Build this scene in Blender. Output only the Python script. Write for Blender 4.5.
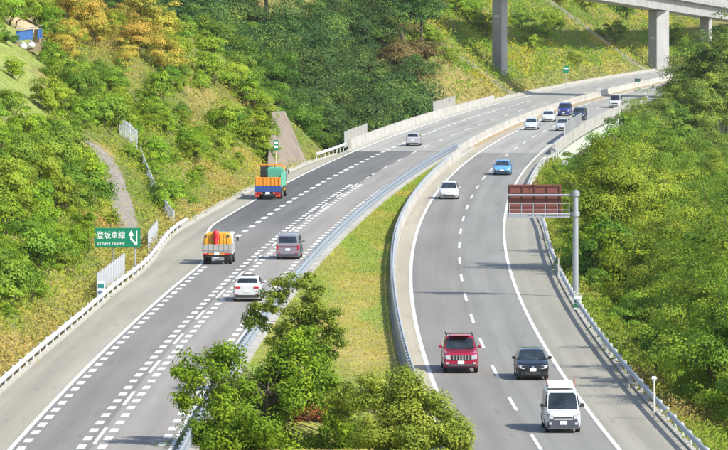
import bpy, bmesh, math, random
import numpy as np
from mathutils import Vector, Matrix
R = math.radians
SC = bpy.context.scene
for o in list(bpy.data.objects): bpy.data.objects.remove(o)
COL = SC.collection

# ------------------------------------------------------------------ camera, sky, sun, exposure
F, HC, XC, YH = 5100.0, 22.0, 364.0, -42.0          # focal length in photo pixels, camera height, principal column, horizon row
cam = bpy.data.cameras.new('camera'); camo = bpy.data.objects.new('camera', cam); COL.objects.link(camo)
cam.sensor_width = 36; cam.lens = F / 728 * 36; cam.shift_y = -(225 - YH) / 728
cam.clip_start = 1; cam.clip_end = 6000
camo.location = (0, 0, HC); camo.rotation_euler = (R(90), 0, 0); SC.camera = camo
SUN_EL, SUN_AZ = 43.0, math.atan2(.82, -.57)         # azimuth measured from +Y towards +X
w = bpy.data.worlds.new('World'); SC.world = w; w.use_nodes = True
nt = w.node_tree; bg = nt.nodes['Background']
sky = nt.nodes.new('ShaderNodeTexSky'); sky.sky_type = 'NISHITA'; sky.sun_disc = False
sky.sun_elevation = R(SUN_EL); sky.sun_rotation = SUN_AZ; sky.dust_density = 1.5; sky.altitude = 100
nt.links.new(sky.outputs[0], bg.inputs[0]); bg.inputs[1].default_value = 0.15
sl = bpy.data.lights.new('sun', 'SUN'); sl.energy = 4.3; sl.angle = R(.53); sl.color = (1, .95, .85)
so = bpy.data.objects.new('sun', sl); COL.objects.link(so)
sdir = Vector((math.sin(SUN_AZ) * math.cos(R(SUN_EL)), math.cos(SUN_AZ) * math.cos(R(SUN_EL)), math.sin(R(SUN_EL))))
so.rotation_euler = sdir.to_track_quat('Z', 'Y').to_euler(); so.location = (100, 100, 200)
SC.view_settings.view_transform = 'Standard'; SC.view_settings.look = 'None'
SC.view_settings.exposure = 0.72; SC.view_settings.gamma = 1
SC.render.engine = 'CYCLES'; SC.cycles.use_denoising = True
SC.cycles.max_bounces = 5; SC.cycles.transparent_max_bounces = 4; SC.cycles.diffuse_bounces = 2; SC.cycles.volume_bounces = 0

# ------------------------------------------------------------------ helpers
def srgb(r, g, b): return tuple(((c / 255) / 12.92 if c < 10 else ((c / 255 + .055) / 1.055) ** 2.4) for c in (r, g, b))
MATS = {}
def mat(name, col=(.5, .5, .5), rough=.6, metal=0, var=.1, scale=3, bump=0, attr=False, coat=0, obj=True, spec=.5, detail=5):
    if name in MATS: return MATS[name]
    m = bpy.data.materials.new(name); m.use_nodes = True; n = m.node_tree; L = n.links
    p = n.nodes['Principled BSDF']; p.inputs['Roughness'].default_value = rough; p.inputs['Metallic'].default_value = metal
    p.inputs['Coat Weight'].default_value = coat; p.inputs['Specular IOR Level'].default_value = spec
    tc = n.nodes.new('ShaderNodeTexCoord'); src = tc.outputs['Object'] if obj else n.nodes.new('ShaderNodeNewGeometry').outputs['Position']
    nz = n.nodes.new('ShaderNodeTexNoise'); nz.inputs['Scale'].default_value = scale; nz.inputs['Detail'].default_value = detail; L.new(src, nz.inputs['Vector'])
    mr = n.nodes.new('ShaderNodeMapRange'); mr.inputs['From Min'].default_value = .3; mr.inputs['From Max'].default_value = .7
    mr.inputs['To Min'].default_value = 1 - var; mr.inputs['To Max'].default_value = 1 + var; L.new(nz.outputs[0], mr.inputs[0])
    mx = n.nodes.new('ShaderNodeVectorMath'); mx.operation = 'SCALE'
    if attr:
        a = n.nodes.new('ShaderNodeAttribute'); a.attribute_name = 'col'; L.new(a.outputs['Color'], mx.inputs[0])
    else: mx.inputs[0].default_value = col
    L.new(mr.outputs[0], mx.inputs['Scale']); L.new(mx.outputs[0], p.inputs['Base Color'])
    if bump:
        b = n.nodes.new('ShaderNodeBump'); b.inputs['Strength'].default_value = bump; b.inputs['Distance'].default_value = .05
        n2 = n.nodes.new('ShaderNodeTexNoise'); n2.inputs['Scale'].default_value = scale * 6; L.new(src, n2.inputs['Vector'])
        L.new(n2.outputs[0], b.inputs['Height']); L.new(b.outputs[0], p.inputs['Normal'])
    MATS[name] = m; return m
def leafmat(name, trans=.36, rough=.55):
    m = bpy.data.materials.new(name); m.use_nodes = True; n = m.node_tree; L = n.links
    p = n.nodes['Principled BSDF']; p.inputs['Roughness'].default_value = rough; p.inputs['Specular IOR Level'].default_value = .12
    out = n.nodes['Material Output']
    a = n.nodes.new('ShaderNodeAttribute'); a.attribute_name = 'col'
    oi = n.nodes.new('ShaderNodeObjectInfo')
    h = n.nodes.new('ShaderNodeHueSaturation')
    m1 = n.nodes.new('ShaderNodeMapRange'); m1.inputs['To Min'].default_value = .478; m1.inputs['To Max'].default_value = .515; L.new(oi.outputs['Random'], m1.inputs[0])
    m2 = n.nodes.new('ShaderNodeMath'); m2.operation = 'MULTIPLY'; m2.inputs[1].default_value = 7.31; L.new(oi.outputs['Random'], m2.inputs[0])
    m3 = n.nodes.new('ShaderNodeMath'); m3.operation = 'FRACT'; L.new(m2.outputs[0], m3.inputs[0])
    m4 = n.nodes.new('ShaderNodeMapRange'); m4.inputs['To Min'].default_value = .8; m4.inputs['To Max'].default_value = 1.2; L.new(m3.outputs[0], m4.inputs[0])
    L.new(a.outputs['Color'], h.inputs['Color']); L.new(m1.outputs[0], h.inputs['Hue']); L.new(m4.outputs[0], h.inputs['Value'])
    t = n.nodes.new('ShaderNodeBsdfTranslucent'); mx = n.nodes.new('ShaderNodeMixShader'); mx.inputs[0].default_value = trans
    L.new(h.outputs[0], p.inputs['Base Color']); L.new(h.outputs[0], t.inputs['Color'])
    L.new(p.outputs[0], mx.inputs[1]); L.new(t.outputs[0], mx.inputs[2]); L.new(mx.outputs[0], out.inputs['Surface'])
    MATS[name] = m; return m
def asphaltmat():
    m = bpy.data.materials.new('worn_asphalt'); m.use_nodes = True; n = m.node_tree; L = n.links
    p = n.nodes['Principled BSDF']; p.inputs['Roughness'].default_value = .82; p.inputs['Specular IOR Level'].default_value = .35
    a = n.nodes.new('ShaderNodeAttribute'); a.attribute_name = 'col'
    uv = n.nodes.new('ShaderNodeAttribute'); uv.attribute_name = 'road_uv'
    def noise(sx, sy, det, lo, hi, f0=.3, f1=.7):
        mp = n.nodes.new('ShaderNodeVectorMath'); mp.operation = 'MULTIPLY'; mp.inputs[1].default_value = (sx, sy, 0); L.new(uv.outputs['Vector'], mp.inputs[0])
        z = n.nodes.new('ShaderNodeTexNoise'); z.inputs['Scale'].default_value = 1; z.inputs['Detail'].default_value = det; L.new(mp.outputs[0], z.inputs['Vector'])
        r = n.nodes.new('ShaderNodeMapRange'); r.inputs['From Min'].default_value = f0; r.inputs['From Max'].default_value = f1
        r.inputs['To Min'].default_value = lo; r.inputs['To Max'].default_value = hi; L.new(z.outputs[0], r.inputs[0]); return r.outputs[0]
    outs = [noise(1.1, .012, 4, .86, 1.10), noise(.35, .045, 5, .90, 1.08), noise(14, 4, 3, .92, 1.08), noise(2.5, .22, 2, 1.0, .86, .62, .72)]
    sx = n.nodes.new('ShaderNodeSeparateXYZ'); L.new(uv.outputs['Vector'], sx.inputs[0])
    def mth(op, a_, b_=None):
        q = n.nodes.new('ShaderNodeMath'); q.operation = op
        for i_, v_ in enumerate((a_, b_)):
            if v_ is None: continue
            if isinstance(v_, (int, float)): q.inputs[i_].default_value = v_
            else: L.new(v_, q.inputs[i_])
        return q.outputs[0]
    tr_ = mth('COSINE', mth('MULTIPLY', sx.outputs[0], 2 * math.pi / 1.78)); trk = mth('MULTIPLY', mth('ADD', tr_, 1.0), noise(.6, .02, 3, .0, .055))   # polished wheel tracks
    outs.append(mth('SUBTRACT', 1.03, trk))
    outs.append(noise(.9, .11, 6, 1.0, .80, .66, .74)); outs.append(noise(.05, 1.4, 2, 1.0, .9, .70, .74))                                                  # oil stains, cross seams
    cur = outs[0]
    for o in outs[1:]:
        q = n.nodes.new('ShaderNodeMath'); q.operation = 'MULTIPLY'; L.new(cur, q.inputs[0]); L.new(o, q.inputs[1]); cur = q.outputs[0]
    mx = n.nodes.new('ShaderNodeVectorMath'); mx.operation = 'SCALE'; L.new(a.outputs['Color'], mx.inputs[0]); L.new(cur, mx.inputs['Scale'])
    wm = n.nodes.new('ShaderNodeVectorMath'); wm.operation = 'MULTIPLY'; wm.inputs[1].default_value = (1.01, 1.0, .955); L.new(mx.outputs[0], wm.inputs[0]); L.new(wm.outputs[0], p.inputs['Base Color'])
    b = n.nodes.new('ShaderNodeBump'); b.inputs['Strength'].default_value = .25; b.inputs['Distance'].default_value = .01
    z = n.nodes.new('ShaderNodeTexNoise'); z.inputs['Scale'].default_value = 25; L.new(n.nodes.new('ShaderNodeNewGeometry').outputs['Position'], z.inputs['Vector'])
    L.new(z.outputs[0], b.inputs['Height']); L.new(b.outputs[0], p.inputs['Normal'])
    MATS['worn_asphalt'] = m; return m

def link(o, parent=None):
    COL.objects.link(o)
    if parent is not None: o.parent = parent
    return o
def mesh(name, V, Fc, mats=None, smooth=None, col=None, uv=None, fm=None):
    me = bpy.data.meshes.new(name)
    V = np.asarray(V, np.float32).reshape(-1, 3)
    if isinstance(Fc, np.ndarray):
        nf, k = Fc.shape
        me.vertices.add(len(V)); me.vertices.foreach_set('co', V.ravel())
        me.loops.add(nf * k); me.loops.foreach_set('vertex_index', Fc.ravel().astype(np.int32))
        me.polygons.add(nf); me.polygons.foreach_set('loop_start', np.arange(0, nf * k, k, dtype=np.int32)); me.polygons.foreach_set('loop_total', np.full(nf, k, np.int32))
        me.update(calc_edges=True)
    else:
        me.from_pydata(V.tolist(), [], Fc); me.update()
    if mats is not None:
        for m in (mats if isinstance(mats, (list, tuple)) else [mats]): me.materials.append(m)
    if fm is not None: me.polygons.foreach_set('material_index', np.asarray(fm, np.int32))
    if col is not None:
        c = np.ones((len(V), 4), np.float32); c[:, :3] = col
        a = me.attributes.new('col', 'FLOAT_COLOR', 'POINT'); a.data.foreach_set('color', c.ravel())
    if uv is not None:
        c = np.zeros((len(V), 3), np.float32); c[:, :2] = uv
        a = me.attributes.new('road_uv', 'FLOAT_VECTOR', 'POINT'); a.data.foreach_set('vector', c.ravel())
    if smooth is not None:
        me.polygons.foreach_set('use_smooth', [True] * len(me.polygons))
        if smooth < 179: me.set_sharp_from_angle(angle=R(smooth))
    return me
def tag(o, label=None, cat=None, group=None, kind=None):
    if label: o['label'] = label
    if cat: o['category'] = cat
    if group: o['group'] = group
    if kind: o['kind'] = kind
    return o
def thing(name, label, cat, loc=(0, 0, 0), rz=0, group=None, scale=1):
    o = bpy.data.objects.new(name, None); COL.objects.link(o); o.empty_display_size = .2
    o.location = loc; o.rotation_euler = (0, 0, rz); o.scale = (scale,) * 3 if not isinstance(scale, tuple) else scale
    return tag(o, label, cat, group)
def ob(name, me, parent=None, loc=(0, 0, 0), rz=0):
    o = bpy.data.objects.new(name, me); link(o, parent); o.location = loc; o.rotation_euler = (0, 0, rz); return o

class MB:
    def __init__(s): s.v = []; s.f = []
    def add(s, V, Fc):
        b = len(s.v); s.v += [tuple(map(float, p)) for p in V]; s.f += [[i + b for i in f] for f in Fc]; return s
    def box(s, c, d, rz=0, M=None):
        x, y, z = (k / 2 for k in d); P = [Vector((a * x, b * y, e * z)) for e in (-1, 1) for a, b in ((-1, -1), (1, -1), (1, 1), (-1, 1))]
        m = M if M is not None else Matrix.Rotation(rz, 3, 'Z')
        return s.add([Vector(c) + m @ p for p in P], [[3, 2, 1, 0], [4, 5, 6, 7], [0, 1, 5, 4], [1, 2, 6, 5], [2, 3, 7, 6], [3, 0, 4, 7]])
    def tube(s, pts, rad, n=8, cap=True):
        pts = [Vector(p) for p in pts]; rad = rad if isinstance(rad, (list, tuple)) else [rad] * len(pts)
        V = []; k = len(pts)
        for i, p in enumerate(pts):
            t = (pts[min(i + 1, k - 1)] - pts[max(i - 1, 0)]).normalized()
            a = t.cross(Vector((0, 0, 1)) if abs(t.z) < .9 else Vector((0, 1, 0))).normalized(); b = t.cross(a)
            V += [p + (a * math.cos(2 * math.pi * j / n) + b * math.sin(2 * math.pi * j / n)) * rad[i] for j in range(n)]
        Fc = [[i * n + j, i * n + (j + 1) % n, (i + 1) * n + (j + 1) % n, (i + 1) * n + j] for i in range(k - 1) for j in range(n)]
        if cap: Fc += [list(range(n)), list(range((k - 1) * n, k * n))[::-1]]
        return s.add(V, [f[::-1] for f in Fc])
    def prism(s, poly, y0, y1, axis='y'):
        n = len(poly)
        g = (lambda a, b, t: (a, t, b)) if axis == 'y' else ((lambda a, b, t: (t, a, b)) if axis == 'x' else (lambda a, b, t: (a, b, t)))
        V = [g(a, b, y0) for a, b in poly] + [g(a, b, y1) for a, b in poly]
        return s.add(V, [list(range(n)), list(range(n, 2 * n))[::-1]] + [[i + n, (i + 1) % n + n, (i + 1) % n, i] for i in range(n)])
    def build(s, name, m, parent=None, smooth=None, bevel=0, loc=(0, 0, 0), rz=0):
        me = mesh(name, s.v, s.f, m)
        bm = bmesh.new(); bm.from_mesh(me)
        bmesh.ops.recalc_face_normals(bm, faces=bm.faces)
        if bevel: bmesh.ops.bevel(bm, geom=[e for e in bm.edges if e.calc_face_angle(0) > .5], offset=bevel, segments=2, affect='EDGES', clamp_overlap=True)
        bm.to_mesh(me); bm.free()
        if smooth is not None:
            me.polygons.foreach_set('use_smooth', [True] * len(me.polygons)); me.set_sharp_from_angle(angle=R(smooth))
        return ob(name, me, parent, loc, rz)

def sstep(a, b, x): t = np.clip((np.asarray(x, float) - a) / (b - a), 0, 1); return t * t * (3 - 2 * t)
def vnoise(x, y, s=0):
    x = np.asarray(x, float); y = np.asarray(y, float); ix = np.floor(x); iy = np.floor(y); fx = x - ix; fy = y - iy
    h = lambda a, b: np.modf(np.abs(np.sin(a * 127.1 + b * 311.7 + s * 74.7) * 43758.5453))[0]
    fx = fx * fx * (3 - 2 * fx); fy = fy * fy * (3 - 2 * fy)
    return (h(ix, iy) * (1 - fx) + h(ix + 1, iy) * fx) * (1 - fy) + (h(ix, iy + 1) * (1 - fx) + h(ix + 1, iy + 1) * fx) * fy
def fbm(x, y, s=0): return .5 * vnoise(x, y, s) + .3 * vnoise(x * 2.1, y * 2.1, s + 1) + .2 * vnoise(x * 4.3, y * 4.3, s + 2)

# ------------------------------------------------------------------ the plan of the expressway
LP = [0.24976718206063286, 0.9910625799996987, 10.321903821041381, 27.88798501330377, 7.7424080134501825]
def CRx(d): return 6.58 + 1.53e-4 * (np.asarray(d, float) - 322) ** 2        # lane line of the carriageway running towards the camera
def L2x(d): return np.polyval(LP, (np.asarray(d, float) - 600) / 300)        # lane line of the carriageway running away
def eLo(d): return -3.6 - 3.45 * sstep(362, 425, d)                            # edge line offset (climbing lane opens)
def ELo(d): return -6.75 - .25 * sstep(300, 345, d) - 2.0 * sstep(350, 415, d) + .7 * sstep(540, 580, d) - .5 * sstep(760, 820, d)
def ERo(d): return 3.5 + 3.25 - 1.7 * sstep(405, 490, d)
def ELx(d): return L2x(d) + ELo(d)
def ERx(d): return CRx(d) + ERo(d)
def MLx(d): return L2x(d) + 3.6 + .85                                          # median limits
def MRx(d): return CRx(d) - 3.5 - (1.05 + .35 * sstep(300, 420, d))
def slopeL(d): return float((L2x(d + 1) - L2x(d - 1)) / 2)
def slopeR(d): return float((CRx(d + 1) - CRx(d - 1)) / 2)
def HL(X, D):
    X = np.asarray(X, float); D = np.asarray(D, float); u = np.maximum(ELx(D) - X, 0)
    a = (.64 + .34 * sstep(505, 550, D) * (1 - sstep(14, 24, u))) * np.maximum(u - 1.4, 0); a = np.where(a > 20, 20 + (a - 20) * .35, a); a = a + (fbm(X * .16, D * .05, 5) - .5) * 1.6 * sstep(2, 8, u)
    v = -13 + .36 * u + np.maximum(u - 30, 0) * .15; f = .72 * np.maximum(u - 1.2, 0); f = np.where(f > 34, 34 + (f - 34) * .3, f)
    f = f + (fbm(X * .1, D * .05, 9) - .5) * 1.2 * sstep(2, 8, u)
    wa = 1 - sstep(574, 606, D + .12 * u); wf = sstep(752, 800, D)
    return np.minimum(a * wa + f * wf + v * (1 - wa - wf) - .12, 48)
def HR(X, D):
    X = np.asarray(X, float); D = np.asarray(D, float); u = np.maximum(X - ERx(D), 0)
    a = -.5 * np.maximum(u - .9, 0); a = np.maximum(a, -9 + a * .08); v = np.maximum(-13 - .03 * u, -17); f = -.42 * np.maximum(u - .9, 0); f = np.maximum(f, -9)
    wv = sstep(560, 590, D) * (1 - sstep(760, 800, D)); wf = sstep(760, 800, D)
    return a * (1 - wv - wf) + f * wf + v * wv - .12
def H(X, D): return np.where(X < ELx(D), HL(X, D), np.where(X > ERx(D), HR(X, D), 0))
def hit(px, py, d0=235, d1=1250):
    d = np.arange(d0, d1, .5); X = (px - XC) * d / F; Z = HC - d * (py - YH) / F
    k = np.argmax(Z <= H(X, d)); return float(X[k]), float(d[k]), float(H(X[k], d[k]))
def at(px, D): return (px - XC) * D / F
def zat(py, D): return HC - D * (py - YH) / F
def px_of(X, D, Z): return XC + F * X / D, YH + F * (HC - Z) / D

ASPH = asphaltmat(); LEAF = leafmat('leaf_tissue'); GRASSM = leafmat('grass_tissue', .25, .7)
CONC = mat('weathered_concrete', (.36, .345, .30), .85, var=.14, scale=.7, bump=.15, obj=False)
CONCW = mat('pale_concrete', (.345, .335, .305), .85, var=.22, scale=.5, bump=.1, obj=False)
CONCD = mat('grey_concrete', (.34, .34, .34), .85, var=.12, scale=.5, bump=.1, obj=False)
PAINT = mat('road_paint', (.60, .60, .575), .6, var=.22, scale=4, obj=False)
GALV = mat('galvanised_steel', (.40, .43, .47), .42, metal=.55, var=.1, scale=2)
WHITE = mat('white_paint', (.62, .62, .61), .45, var=.06, scale=2)
GREYP = mat('grey_paint', (.42, .44, .47), .5, var=.1, scale=2)
BARK = mat('bark', (.12, .09, .065), .9, var=.3, scale=6, bump=.4)
TERR = mat('slope_earth', attr=True, rough=.95, var=.28, scale=.9, bump=.5, obj=False)

# ------------------------------------------------------------------ ground, hillside, embankment, median
def grid(name, Dv, rows, zf, colf, m, kind='structure', label=None):
    V = []; n = rows.shape[1]
    X = rows; D = np.repeat(Dv[:, None], n, 1); Z = zf(X, D)
    V = np.stack([X, D, Z], -1).reshape(-1, 3); idx = np.arange(len(Dv) * n).reshape(len(Dv), n)
    Fc = np.stack([idx[:-1, :-1], idx[:-1, 1:], idx[1:, 1:], idx[1:, :-1]], -1).reshape(-1, 4)
    o = ob(name, mesh(name, V, Fc, m, smooth=180, col=colf(X, D).reshape(-1, 3))); tag(o, label, None, None, kind); return o
def mixc(a, b, t): t = np.asarray(t)[..., None]; return np.asarray(a) * (1 - t) + np.asarray(b) * t
def colL(X, D):
    u = ELx(D) - X; n = fbm(X * .25, D * .09, 3)
    c = mixc((.11, .125, .025), (.22, .175, .055), sstep(.45, .66, n)); c = mixc((.30, .24, .14), c, sstep(.8, 2.6, u + n))
    c = mixc(c, (.10, .12, .035), sstep(580, 620, D) * (1 - sstep(745, 770, D)))
    px = XC + F * X / D; soil = (px < 62) * sstep(497, 512, D + (n - .5) * 16) * (1 - sstep(560, 575, D)) * sstep(8, 14, u)
    c = mixc(c, (.40, .29, .18), soil)
    return mixc(c, (.20, .24, .05), (px < 40) * sstep(425, 440, D) * (1 - sstep(497, 508, D + (n - .5) * 16)) * sstep(8, 14, u) * .9)
def colR(X, D):
    n = fbm(X * .3, D * .1, 11); u = X - ERx(D)
    return mixc(mixc((.24, .18, .09), (.12, .135, .03), sstep(.3, .52, n)), (.09, .11, .03), sstep(3, 7, u))
Dv = np.concatenate([np.arange(100, 1010, 4.), np.arange(1010, 1500, 20.)])
uL = np.concatenate([np.arange(0, 4, .5), np.arange(4, 46, 1.5), np.arange(46, 120, 8), [140, 220, 400]])
grid('hillside', Dv, ELx(Dv)[:, None] - uL[::-1][None], HL, colL, TERR)
uR = np.concatenate([np.arange(0, 4, .5), np.arange(4, 30, 2.), np.arange(30, 120, 10), [160, 260, 500]])
grid('embankment', Dv, ERx(Dv)[:, None] + uR[None], HR, colR, TERR)
vd = lambda X, D: -.35 - 12.7 * sstep(572, 592, D) * (1 - sstep(748, 772, D))
tt = np.linspace(0, 1, 12)[None]
grid('ground', Dv, ELx(Dv)[:, None] * (1 - tt) + ERx(Dv)[:, None] * tt, vd, colR, TERR)
def colM(X, D):
    n = fbm(X * .12, D * .045, 21); k = fbm(X * .4, D * .035, 23)
    c = mixc((.21, .225, .04), (.31, .25, .065), sstep(.36, .62, n) * .9); return mixc(c, (.17, .235, .035), sstep(.52, .68, k) * .85)
Dm = np.arange(120, 592, 2.); tm = np.linspace(0, 1, 9)[None]
grid('median', Dm, MLx(Dm)[:, None] * (1 - tm) + np.maximum(MRx(Dm), MLx(Dm) + .3)[:, None] * tm, lambda X, D: -.05 + .0 * X + (fbm(X * .5, D * .3, 2) - .5) * .12, colM, TERR)

# ------------------------------------------------------------------ carriageways
def road(name, D0, D1, offs, base, colf, label):
    Dr = np.arange(D0, D1, 3.); O = np.array([[f(d) if callable(f) else f for f in offs] for d in Dr], float)
    X = base(Dr)[:, None] + O; V = np.stack([X, np.repeat(Dr[:, None], X.shape[1], 1), np.zeros_like(X)], -1)
    # doubled columns keep hard seams between pavement colours
    Vs = []; Fs = []; C = []; U = []; b = 0; n = len(Dr)
    for j in range(X.shape[1] - 1):
        Vs.append(np.concatenate([V[:, j], V[:, j + 1]])); i = np.arange(n - 1)
        Fs.append(np.stack([b + i, b + n + i, b + n + i + 1, b + i + 1], -1)); b += 2 * n
        c = np.array([colf(j, d) for d in Dr]); C += [c, c]; U += [np.stack([O[:, j], Dr], -1), np.stack([O[:, j + 1], Dr], -1)]
    o = ob(name, mesh(name, np.concatenate(Vs), np.concatenate(Fs), ASPH, col=np.concatenate(C), uv=np.concatenate(U)))
    return tag(o, label, None, None, 'structure')
def ccL(j, d):
    far = d > 579
    sh = (.268, .256, .215)
    if far: return [(.33, .325, .30), (.275, .275, .258), (.262, .262, .248), (.27, .27, .25), (.32, .31, .28)][j]
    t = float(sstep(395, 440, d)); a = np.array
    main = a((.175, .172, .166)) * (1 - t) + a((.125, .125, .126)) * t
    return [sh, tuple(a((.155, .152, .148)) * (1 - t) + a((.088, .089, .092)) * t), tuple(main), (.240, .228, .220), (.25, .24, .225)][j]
def ccR(j, d):
    if d > 574: return [(.33, .295, .24), (.272, .272, .258), (.268, .268, .253), (.33, .32, .29)][j]
    return [(.32, .295, .24), (.190, .181, .173), (.196, .196, .190), (.262, .252, .218)][j]
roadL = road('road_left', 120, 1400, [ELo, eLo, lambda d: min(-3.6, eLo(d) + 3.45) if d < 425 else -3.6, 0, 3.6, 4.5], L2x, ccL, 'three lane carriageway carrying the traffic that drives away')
roadR = road('road_right', 120, 1400, [lambda d: -3.5 - (1.45 if d < 585 else 2.2), -3.5, 0, 3.5, lambda d: float(ERo(d))], CRx, ccR, 'two lane carriageway carrying the oncoming traffic')
def ribbon(base, o0, o1, D0, D1, step, z):
    n = max(2, int((D1 - D0) / step) + 1); d = np.linspace(D0, D1, n); b = base(d)
    o0 = o0(d) if callable(o0) else o0; o1 = o1(d) if callable(o1) else o1
    V = np.concatenate([np.stack([b + o0, d, 0 * d + z], -1), np.stack([b + o1, d, 0 * d + z], -1)]); i = np.arange(n - 1)
    return V, np.stack([i, n + i, n + i + 1, i + 1], -1)
def paint(name, road_, base, o0, o1, D0, D1, step=4, z=.006):
    V, Fc = ribbon(base, o0, o1, D0, D1, step, z); return ob(name, mesh(name, V, Fc, PAINT), road_)
paint('edge_line', roadR, CRx, -3.6, -3.38, 120, 1150); paint('edge_line', roadR, CRx, 3.4, 3.6, 120, 1150)
paint('edge_line', roadL, L2x, lambda d: eLo(d) - .10, lambda d: eLo(d) + .12, 120, 1150, 3)
paint('edge_line', roadL, L2x, 3.5, 3.7, 120, 1150)
for k in range(-4, 42):
    d0 = 228.1 + 19.85 * k; paint('lane_dash', roadR, CRx, -.085, .085, d0, d0 + 7.6)
for k in range(33):
    d0 = 513 + 19.85 * k; paint('lane_dash', roadL, L2x, -.085, .085, d0, d0 + 7.6)
for k in range(-4, 15):
    d0 = 231 + 19.85 * k; paint('lane_dash', roadL, L2x, -.085, .085, d0, d0 + 8)
for k in range(30):                                                            # wide broken line of the climbing lane
    d0 = 388 + 7.0 * k; paint('wide_dash', roadL, L2x, -3.85, -3.42, d0, d0 + 3.6)
for k in range(28): d0 = 598 + 7.0 * k; paint('wide_dash', roadL, L2x, -3.78, -3.48, d0, d0 + 4.4)
for k in range(47):
    d0 = 200 + 3.95 * k
    paint('marking_block', roadL, L2x, -3.30, -2.93, d0, d0 + 1.9)
for k in range(75):
    d0 = 201 + 3.95 * k
    paint('marking_block', roadL, L2x, -.66, -.28, d0, d0 + 1.9); paint('marking_block', roadL, L2x, .28, .66, d0, d0 + 1.9)
    paint('marking_block', roadL, L2x, 2.95, 3.32, d0 + 1, d0 + 2.9)

# expansion joints where the viaduct deck starts
def strip_obj(name, road_, base, o0, o1, D0, D1, m, z=.005):
    V, Fc = ribbon(base, o0, o1, D0, D1, 4, z); return ob(name, mesh(name, V, Fc, m), road_)
JOINT = mat('joint_rubber', (.05, .05, .05), .7)
for d in (579, 757): strip_obj('expansion_joint', roadL, L2x, -8.0, 4.4, d, d + .45, JOINT)
for d in (574, 757): strip_obj('expansion_joint', roadR, CRx, -4.6, 4.9, d, d + .45, JOINT)
# kerbs / gutters beside the shoulders
def loft(name, base, prof, D0, D1, m, parent=None, step=3, world=None, smooth=None, label=None):
    n = max(2, int((D1 - D0) / step) + 1); d = np.linspace(D0, D1, n); b = base(d); P = np.array(prof, float); k = len(P)
    O = np.array(world if world is not None else (0, 0, 0), float)
    V = np.stack([b[:, None] + P[None, :, 0], np.repeat(d[:, None], k, 1), np.repeat(P[None, :, 1], n, 0)], -1).reshape(-1, 3) - O
    Fc = [[i * k + j, i * k + (j + 1) % k, (i + 1) * k + (j + 1) % k, (i + 1) * k + j] for i in range(n - 1) for j in range(k)] + [list(range(k))[::-1], list(range((n - 1) * k, n * k))]
    me = mesh(name, V, Fc, m); bm = bmesh.new(); bm.from_mesh(me); bmesh.ops.recalc_face_normals(bm, faces=bm.faces); bm.to_mesh(me); bm.free()
    if smooth: me.polygons.foreach_set('use_smooth', [True] * len(me.polygons)); me.set_sharp_from_angle(angle=R(smooth))
    return ob(name, me, parent)
kb = [(-.1, -.3), (.12, -.3), (.12, .10), (-.1, .13)]
tag(loft('kerb_left', ELx, kb, 120, 572, CONC), None, None, None, 'structure')
tag(loft('kerb_right', ERx, [(-.12, -.3), (.1, -.3), (.1, .13), (-.12, .10)], 120, 565, CONC), None, None, None, 'structure')
tag(loft('gutter_left', lambda d: ELx(d) - .55, [(-.35, -.4), (.35, -.4), (.35, .03), (-.35, .06)], 415, 560, CONC), None, None, None, 'structure')
tag(loft('gutter_left', lambda d: ELx(d) - .2, [(-.6, -.4), (.35, -.4), (.35, .12), (-.6, .3)], 772, 1150, CONC), None, None, None, 'structure')
tag(loft('median_kerb', lambda d: MLx(d) + .18, [(-.28, -.3), (.30, -.3), (.30, .14), (-.28, .14)], 120, 590, CONCW), None, None, None, 'structure')
tag(loft('median_kerb', lambda d: MRx(d) - .02, [(-.14, -.3), (.2, -.3), (.2, .16), (-.14, .16)], 120, 590, CONCW), None, None, None, 'structure')
tag(loft('far_median', lambda d: CRx(d) - 5.2, [(-.45, -.3), (.45, -.3), (.45, .05), (-.45, .08)], 588, 1150, mat('dry_strip', (.29, .22, .12), .9, var=.3, scale=.6, obj=False)), None, None, None, 'structure')

# ------------------------------------------------------------------ barriers
WB = [(0, -.155), (.03, -.155), (.085, -.10), (.085, -.055), (.035, -.02), (.035, .02), (.085, .055), (.085, .10), (.03, .155), (0, .155), (.005, .10), (.06, .09), (.06, .065), (.0, .02), (.0, -.02), (.06, -.065), (.06, -.09), (.005, -.10)]
def wprof(side, z): return [(x * side, z + y) for x, y in WB]
_pm = {}
def postmesh(h, r, m, kind='round'):
    k = (h, r, m.name, kind)
    if k not in _pm:
        b = MB()
        if kind == 'round': b.tube([(0, 0, -.3), (0, 0, h - .01), (0, 0, h)], [r, r, r * .7], 8)
        else: b.box((0, 0, h / 2 - .15), (r * 1.6, r * 2, h + .3))
        o = b.build('post', m); _pm[k] = o.data; bpy.data.objects.remove(o)
    return _pm[k]
def rail(name, label, base, side, zs, D0, D1, step, m, pm, ph, pr, off, group=None):
    O = (float(base(D0)), D0, 0); t = thing(name, label, 'guardrail', O, group=group)
    for z in zs: loft('beam', base, wprof(side, z), D0, D1, m, t, 3, O, smooth=50)
    me = postmesh(ph, pr, pm)
    for d in np.arange(D0 + 1, D1, step): ob('post', me, t, (float(base(d)) - O[0] - off * side, d - O[1], 0))
    bl = MB().box((0, 0, 0), (abs(off) * .9, .12, .2)).build('block', m); bm_ = bl.data; bpy.data.objects.remove(bl)
    for d in np.arange(D0 + 1, D1, step):
        if d < 420 and step > 3: ob('spacer_block', bm_, t, (float(base(d)) - O[0] - off * side * .5, d - O[1], zs[-1]))
    return t
WR = mat('white_guardrail', (.50, .51, .50), .5, var=.12, scale=1.5)
SR = mat('silver_guardrail', (.30, .34, .40), .5, metal=.2, var=.1, scale=1.5)
rail('guardrail', 'white steel guardrail with white posts along the shoulder below the green sign', lambda d: ELx(d) + .05, 1, [.62], 205, 418, 4, WR, WR, .76, .065, .14)
rail('guardrail', 'short white guardrail between the concrete slope and the viaduct parapet', lambda d: ELx(d) - .3, 1, [.62], 556, 592, 4, WR, WR, .82, .07, .14)
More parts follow.
